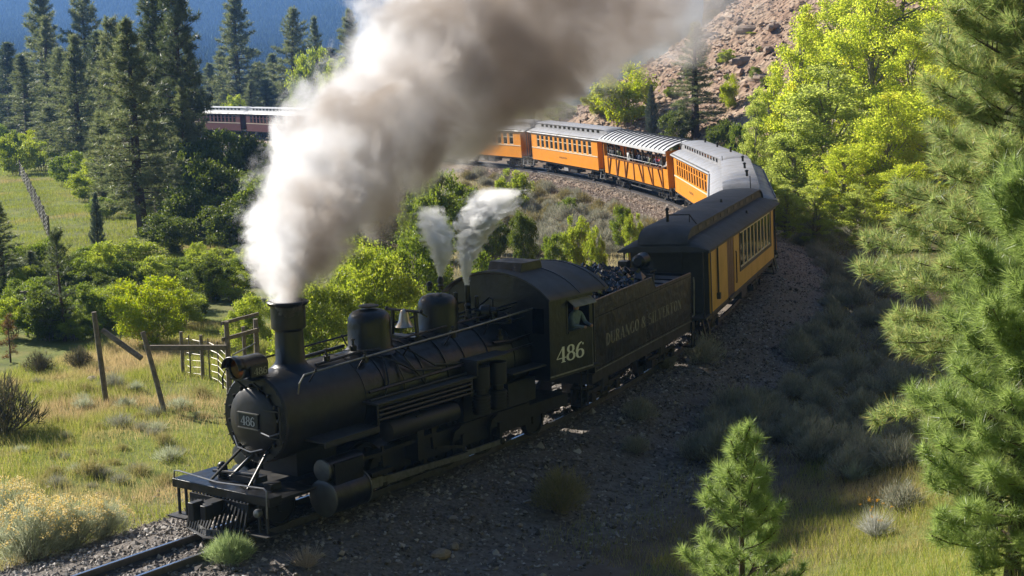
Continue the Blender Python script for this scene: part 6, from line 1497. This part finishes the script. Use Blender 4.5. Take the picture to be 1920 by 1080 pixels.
# ------------------------------------------------------------------ smoke, steam and haze
def cloud(name, label, cat, pts, axis, k, noise, soft, amp, white, brown=None, fade0=0.0, fade1=.75, aniso=.35, n=18, grow=1.5, eddy=.9):
    """pts: (x, y, z, radius) along the plume; one closed hull whose volume thins towards its edge"""
    pts = sorted(pts, key=lambda p: p[axis]); P = np.array(pts); a = P[:, axis]; o1, o2 = [i for i in (0, 1, 2) if i != axis]
    lo, hi = a[0], a[-1]; span = hi - lo
    m = bpy.data.materials.new(name); m.use_nodes = True; t = m.node_tree; N = t.nodes; L = t.links; N.remove(N['Principled BSDF'])
    tc = N.new('ShaderNodeTexCoord'); sx = N.new('ShaderNodeSeparateXYZ'); L.new(tc.outputs['Object'], sx.inputs[0])
    def math_(op, x, y=None, z=None, clamp=False):
        q = N.new('ShaderNodeMath'); q.operation = op; q.use_clamp = clamp
        for i, v in enumerate((x, y, z)):
            if v is None: continue
            if isinstance(v, (int, float)): q.inputs[i].default_value = v
            else: L.new(v, q.inputs[i])
        return q.outputs[0]
    T = math_('DIVIDE', math_('SUBTRACT', sx.outputs[axis], float(lo)), float(span), clamp=True)
    def curve(vals):
        mn, mx = float(min(vals)), float(max(vals)); sp = max(mx - mn, 1e-3)
        c = N.new('ShaderNodeFloatCurve'); cv = c.mapping.curves[0]; nrm = [((u - lo)/span, (v - mn)/sp) for u, v in zip(a, vals)]
        cv.points[0].location = nrm[0]; cv.points[1].location = nrm[-1]
        for q in nrm[1:-1]: cv.points.new(*q)
        c.mapping.update(); L.new(T, c.inputs['Value'])
        return math_('MULTIPLY_ADD', c.outputs[0], sp, mn)
    c1, c2, cr = curve(P[:, o1]), curve(P[:, o2]), curve(P[:, 3])
    dx = math_('SUBTRACT', sx.outputs[o1], c1); dz = math_('SUBTRACT', sx.outputs[o2], c2)
    dist = math_('SQRT', math_('ADD', math_('MULTIPLY', dx, dx), math_('MULTIPLY', dz, dz)))
    rel = math_('DIVIDE', dist, cr)
    P3 = P[:, [0, 1, 2]]; dl = np.linalg.norm(np.diff(P3, axis=0), axis=1); cum = np.concatenate([[0], np.cumsum(dl/(.5*(P[1:, 3] + P[:-1, 3])))])
    c4 = curve(cum*eddy); cv_ = N.new('ShaderNodeCombineXYZ'); L.new(math_('DIVIDE', dx, cr), cv_.inputs[0]); L.new(math_('DIVIDE', dz, cr), cv_.inputs[1]); L.new(c4, cv_.inputs[2])
    nz = N.new('ShaderNodeTexNoise'); nz.inputs['Scale'].default_value = noise; nz.inputs['Detail'].default_value = 6; nz.inputs['Roughness'].default_value = .66; nz.inputs['Distortion'].default_value = .5
    L.new(cv_.outputs[0], nz.inputs['Vector'])
    nn = math_('MULTIPLY_ADD', nz.outputs['Fac'], 2*amp, -amp)
    body = math_('ADD', math_('SUBTRACT', 1.0, rel), nn)
    mr = N.new('ShaderNodeMapRange'); mr.interpolation_type = 'SMOOTHSTEP'; mr.inputs[1].default_value = 0; mr.inputs[2].default_value = soft; L.new(body, mr.inputs[0])
    tex = N.new('ShaderNodeMapRange'); tex.inputs[1].default_value = .32; tex.inputs[2].default_value = .68; tex.inputs[3].default_value = .15; tex.inputs[4].default_value = 1.6; L.new(nz.outputs['Fac'], tex.inputs[0])
    den = math_('DIVIDE', math_('MULTIPLY', math_('MULTIPLY', mr.outputs[0], tex.outputs[0]), k), cr)
    fd = N.new('ShaderNodeMapRange'); fd.inputs[1].default_value = fade1; fd.inputs[2].default_value = 1; fd.inputs[3].default_value = 1; fd.inputs[4].default_value = fade0; L.new(T, fd.inputs[0])
    den = math_('MULTIPLY', den, fd.outputs[0])
    vol = N.new('ShaderNodeVolumePrincipled'); vol.inputs['Anisotropy'].default_value = aniso; vol.inputs['Color'].default_value = (*white, 1)
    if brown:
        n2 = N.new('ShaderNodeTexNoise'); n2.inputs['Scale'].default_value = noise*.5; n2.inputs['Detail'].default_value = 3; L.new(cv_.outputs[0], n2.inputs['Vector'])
        f = math_('ADD', math_('MULTIPLY_ADD', math_('DIVIDE', dx, cr), .50, -.02), math_('MULTIPLY_ADD', n2.outputs['Fac'], 3.4, -1.3))  # soot brown leans to one side, putting some self-shadow into the colour
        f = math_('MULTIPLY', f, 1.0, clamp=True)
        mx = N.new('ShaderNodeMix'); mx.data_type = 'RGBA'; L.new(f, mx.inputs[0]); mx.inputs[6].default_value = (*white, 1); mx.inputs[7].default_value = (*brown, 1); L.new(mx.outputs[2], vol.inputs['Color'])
    L.new(den, vol.inputs['Density']); L.new(vol.outputs[0], N['Material Output'].inputs['Volume'])
    g = G(); rs_ = []
    for u in np.linspace(lo, hi, 40):
        x, z, r = (np.interp(u, a, P[:, o1]), np.interp(u, a, P[:, o2]), np.interp(u, a, P[:, 3])*grow)
        ring = []
        for q in range(n):
            th = 2*PI*q/n; p = [0, 0, 0]; p[axis] = u; p[o1] = x + r*math.cos(th); p[o2] = z + r*math.sin(th); ring.append(tuple(p))
        rs_.append(ring)
    g.rings(rs_)
    o = g.build(name, m, None, 180)
    bm = bmesh.new(); bm.from_mesh(o.data); bmesh.ops.recalc_face_normals(bm, faces=bm.faces); bm.to_mesh(o.data); bm.free()
    return tag(o, label, cat)
def px_path(l): return [(ray(px, py)[0]/ray(px, py)[1]*y, y, z_over(py, px, y), r) for px, py, y, r in l]
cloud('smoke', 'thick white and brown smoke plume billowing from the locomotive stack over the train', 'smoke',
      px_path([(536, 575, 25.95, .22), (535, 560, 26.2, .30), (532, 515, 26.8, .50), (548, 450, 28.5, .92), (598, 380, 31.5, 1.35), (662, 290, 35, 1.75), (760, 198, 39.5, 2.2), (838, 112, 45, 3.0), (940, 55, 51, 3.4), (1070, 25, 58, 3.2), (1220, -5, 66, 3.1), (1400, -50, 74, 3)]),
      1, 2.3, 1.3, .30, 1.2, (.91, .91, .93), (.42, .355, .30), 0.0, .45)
wt = pose_matrix('loco') @ Vector((.02, 7.16, 3.58))
j1 = [(wt.x, wt.y, wt.z, .05)] + [(ray(px, py)[0]/ray(px, py)[1]*y, y, z_over(py, px, y), r) for px, py, y, r in ((874, 505, 30.6, .13), (880, 470, 30.9, .27), (893, 430, 31.3, .42), (912, 395, 31.6, .6), (935, 355, 32.0, .62))]
cloud('steam_jet', 'tall dense white steam jet from the whistle in front of the cab', 'steam', j1, 2, 14, 2.0, .8, 1.3, (.99, .99, .99), None, .1, .7)
vt = pose_matrix('loco') @ Vector((-.02, 6.32, 3.86))
j2 = [(vt.x, vt.y, vt.z, .04)] + [(ray(px, py)[0]/ray(px, py)[1]*y, y, z_over(py, px, y), r) for px, py, y, r in ((828, 490, 30.0, .18), (826, 455, 30.2, .34), (814, 425, 30.5, .36), (806, 385, 30.9, .3))]
cloud('steam_jet', 'smaller thin steam wisp from the safety valve left of the tall jet', 'steam', j2, 2, 8, 2.1, .8, 1.35, (.99, .99, .99), None, .0, .6)
# the air between here and the mountain
zs_ = [v.co.z for nme in ('mountain', 'ground') for v in bpy.data.objects[nme].data.vertices]
HZ0, HZ1 = min(zs_) - 1.5, max(max(zs_) + 25, 40)
hz_ = G().box(-2300, 1900, -90, 2900, HZ0, HZ1).build('haze', None, None, 0)
m = bpy.data.materials.new('valley_haze'); m.use_nodes = True; N = m.node_tree.nodes; N.remove(N['Principled BSDF'])
v = N.new('ShaderNodeVolumePrincipled'); v.inputs['Color'].default_value = (.25, .50, 1, 1); v.inputs['Density'].default_value = .00024; v.inputs['Anisotropy'].default_value = .2
m.node_tree.links.new(v.outputs[0], N['Material Output'].inputs['Volume']); hz_.data.materials.append(m)
tag(hz_, kind='stuff')
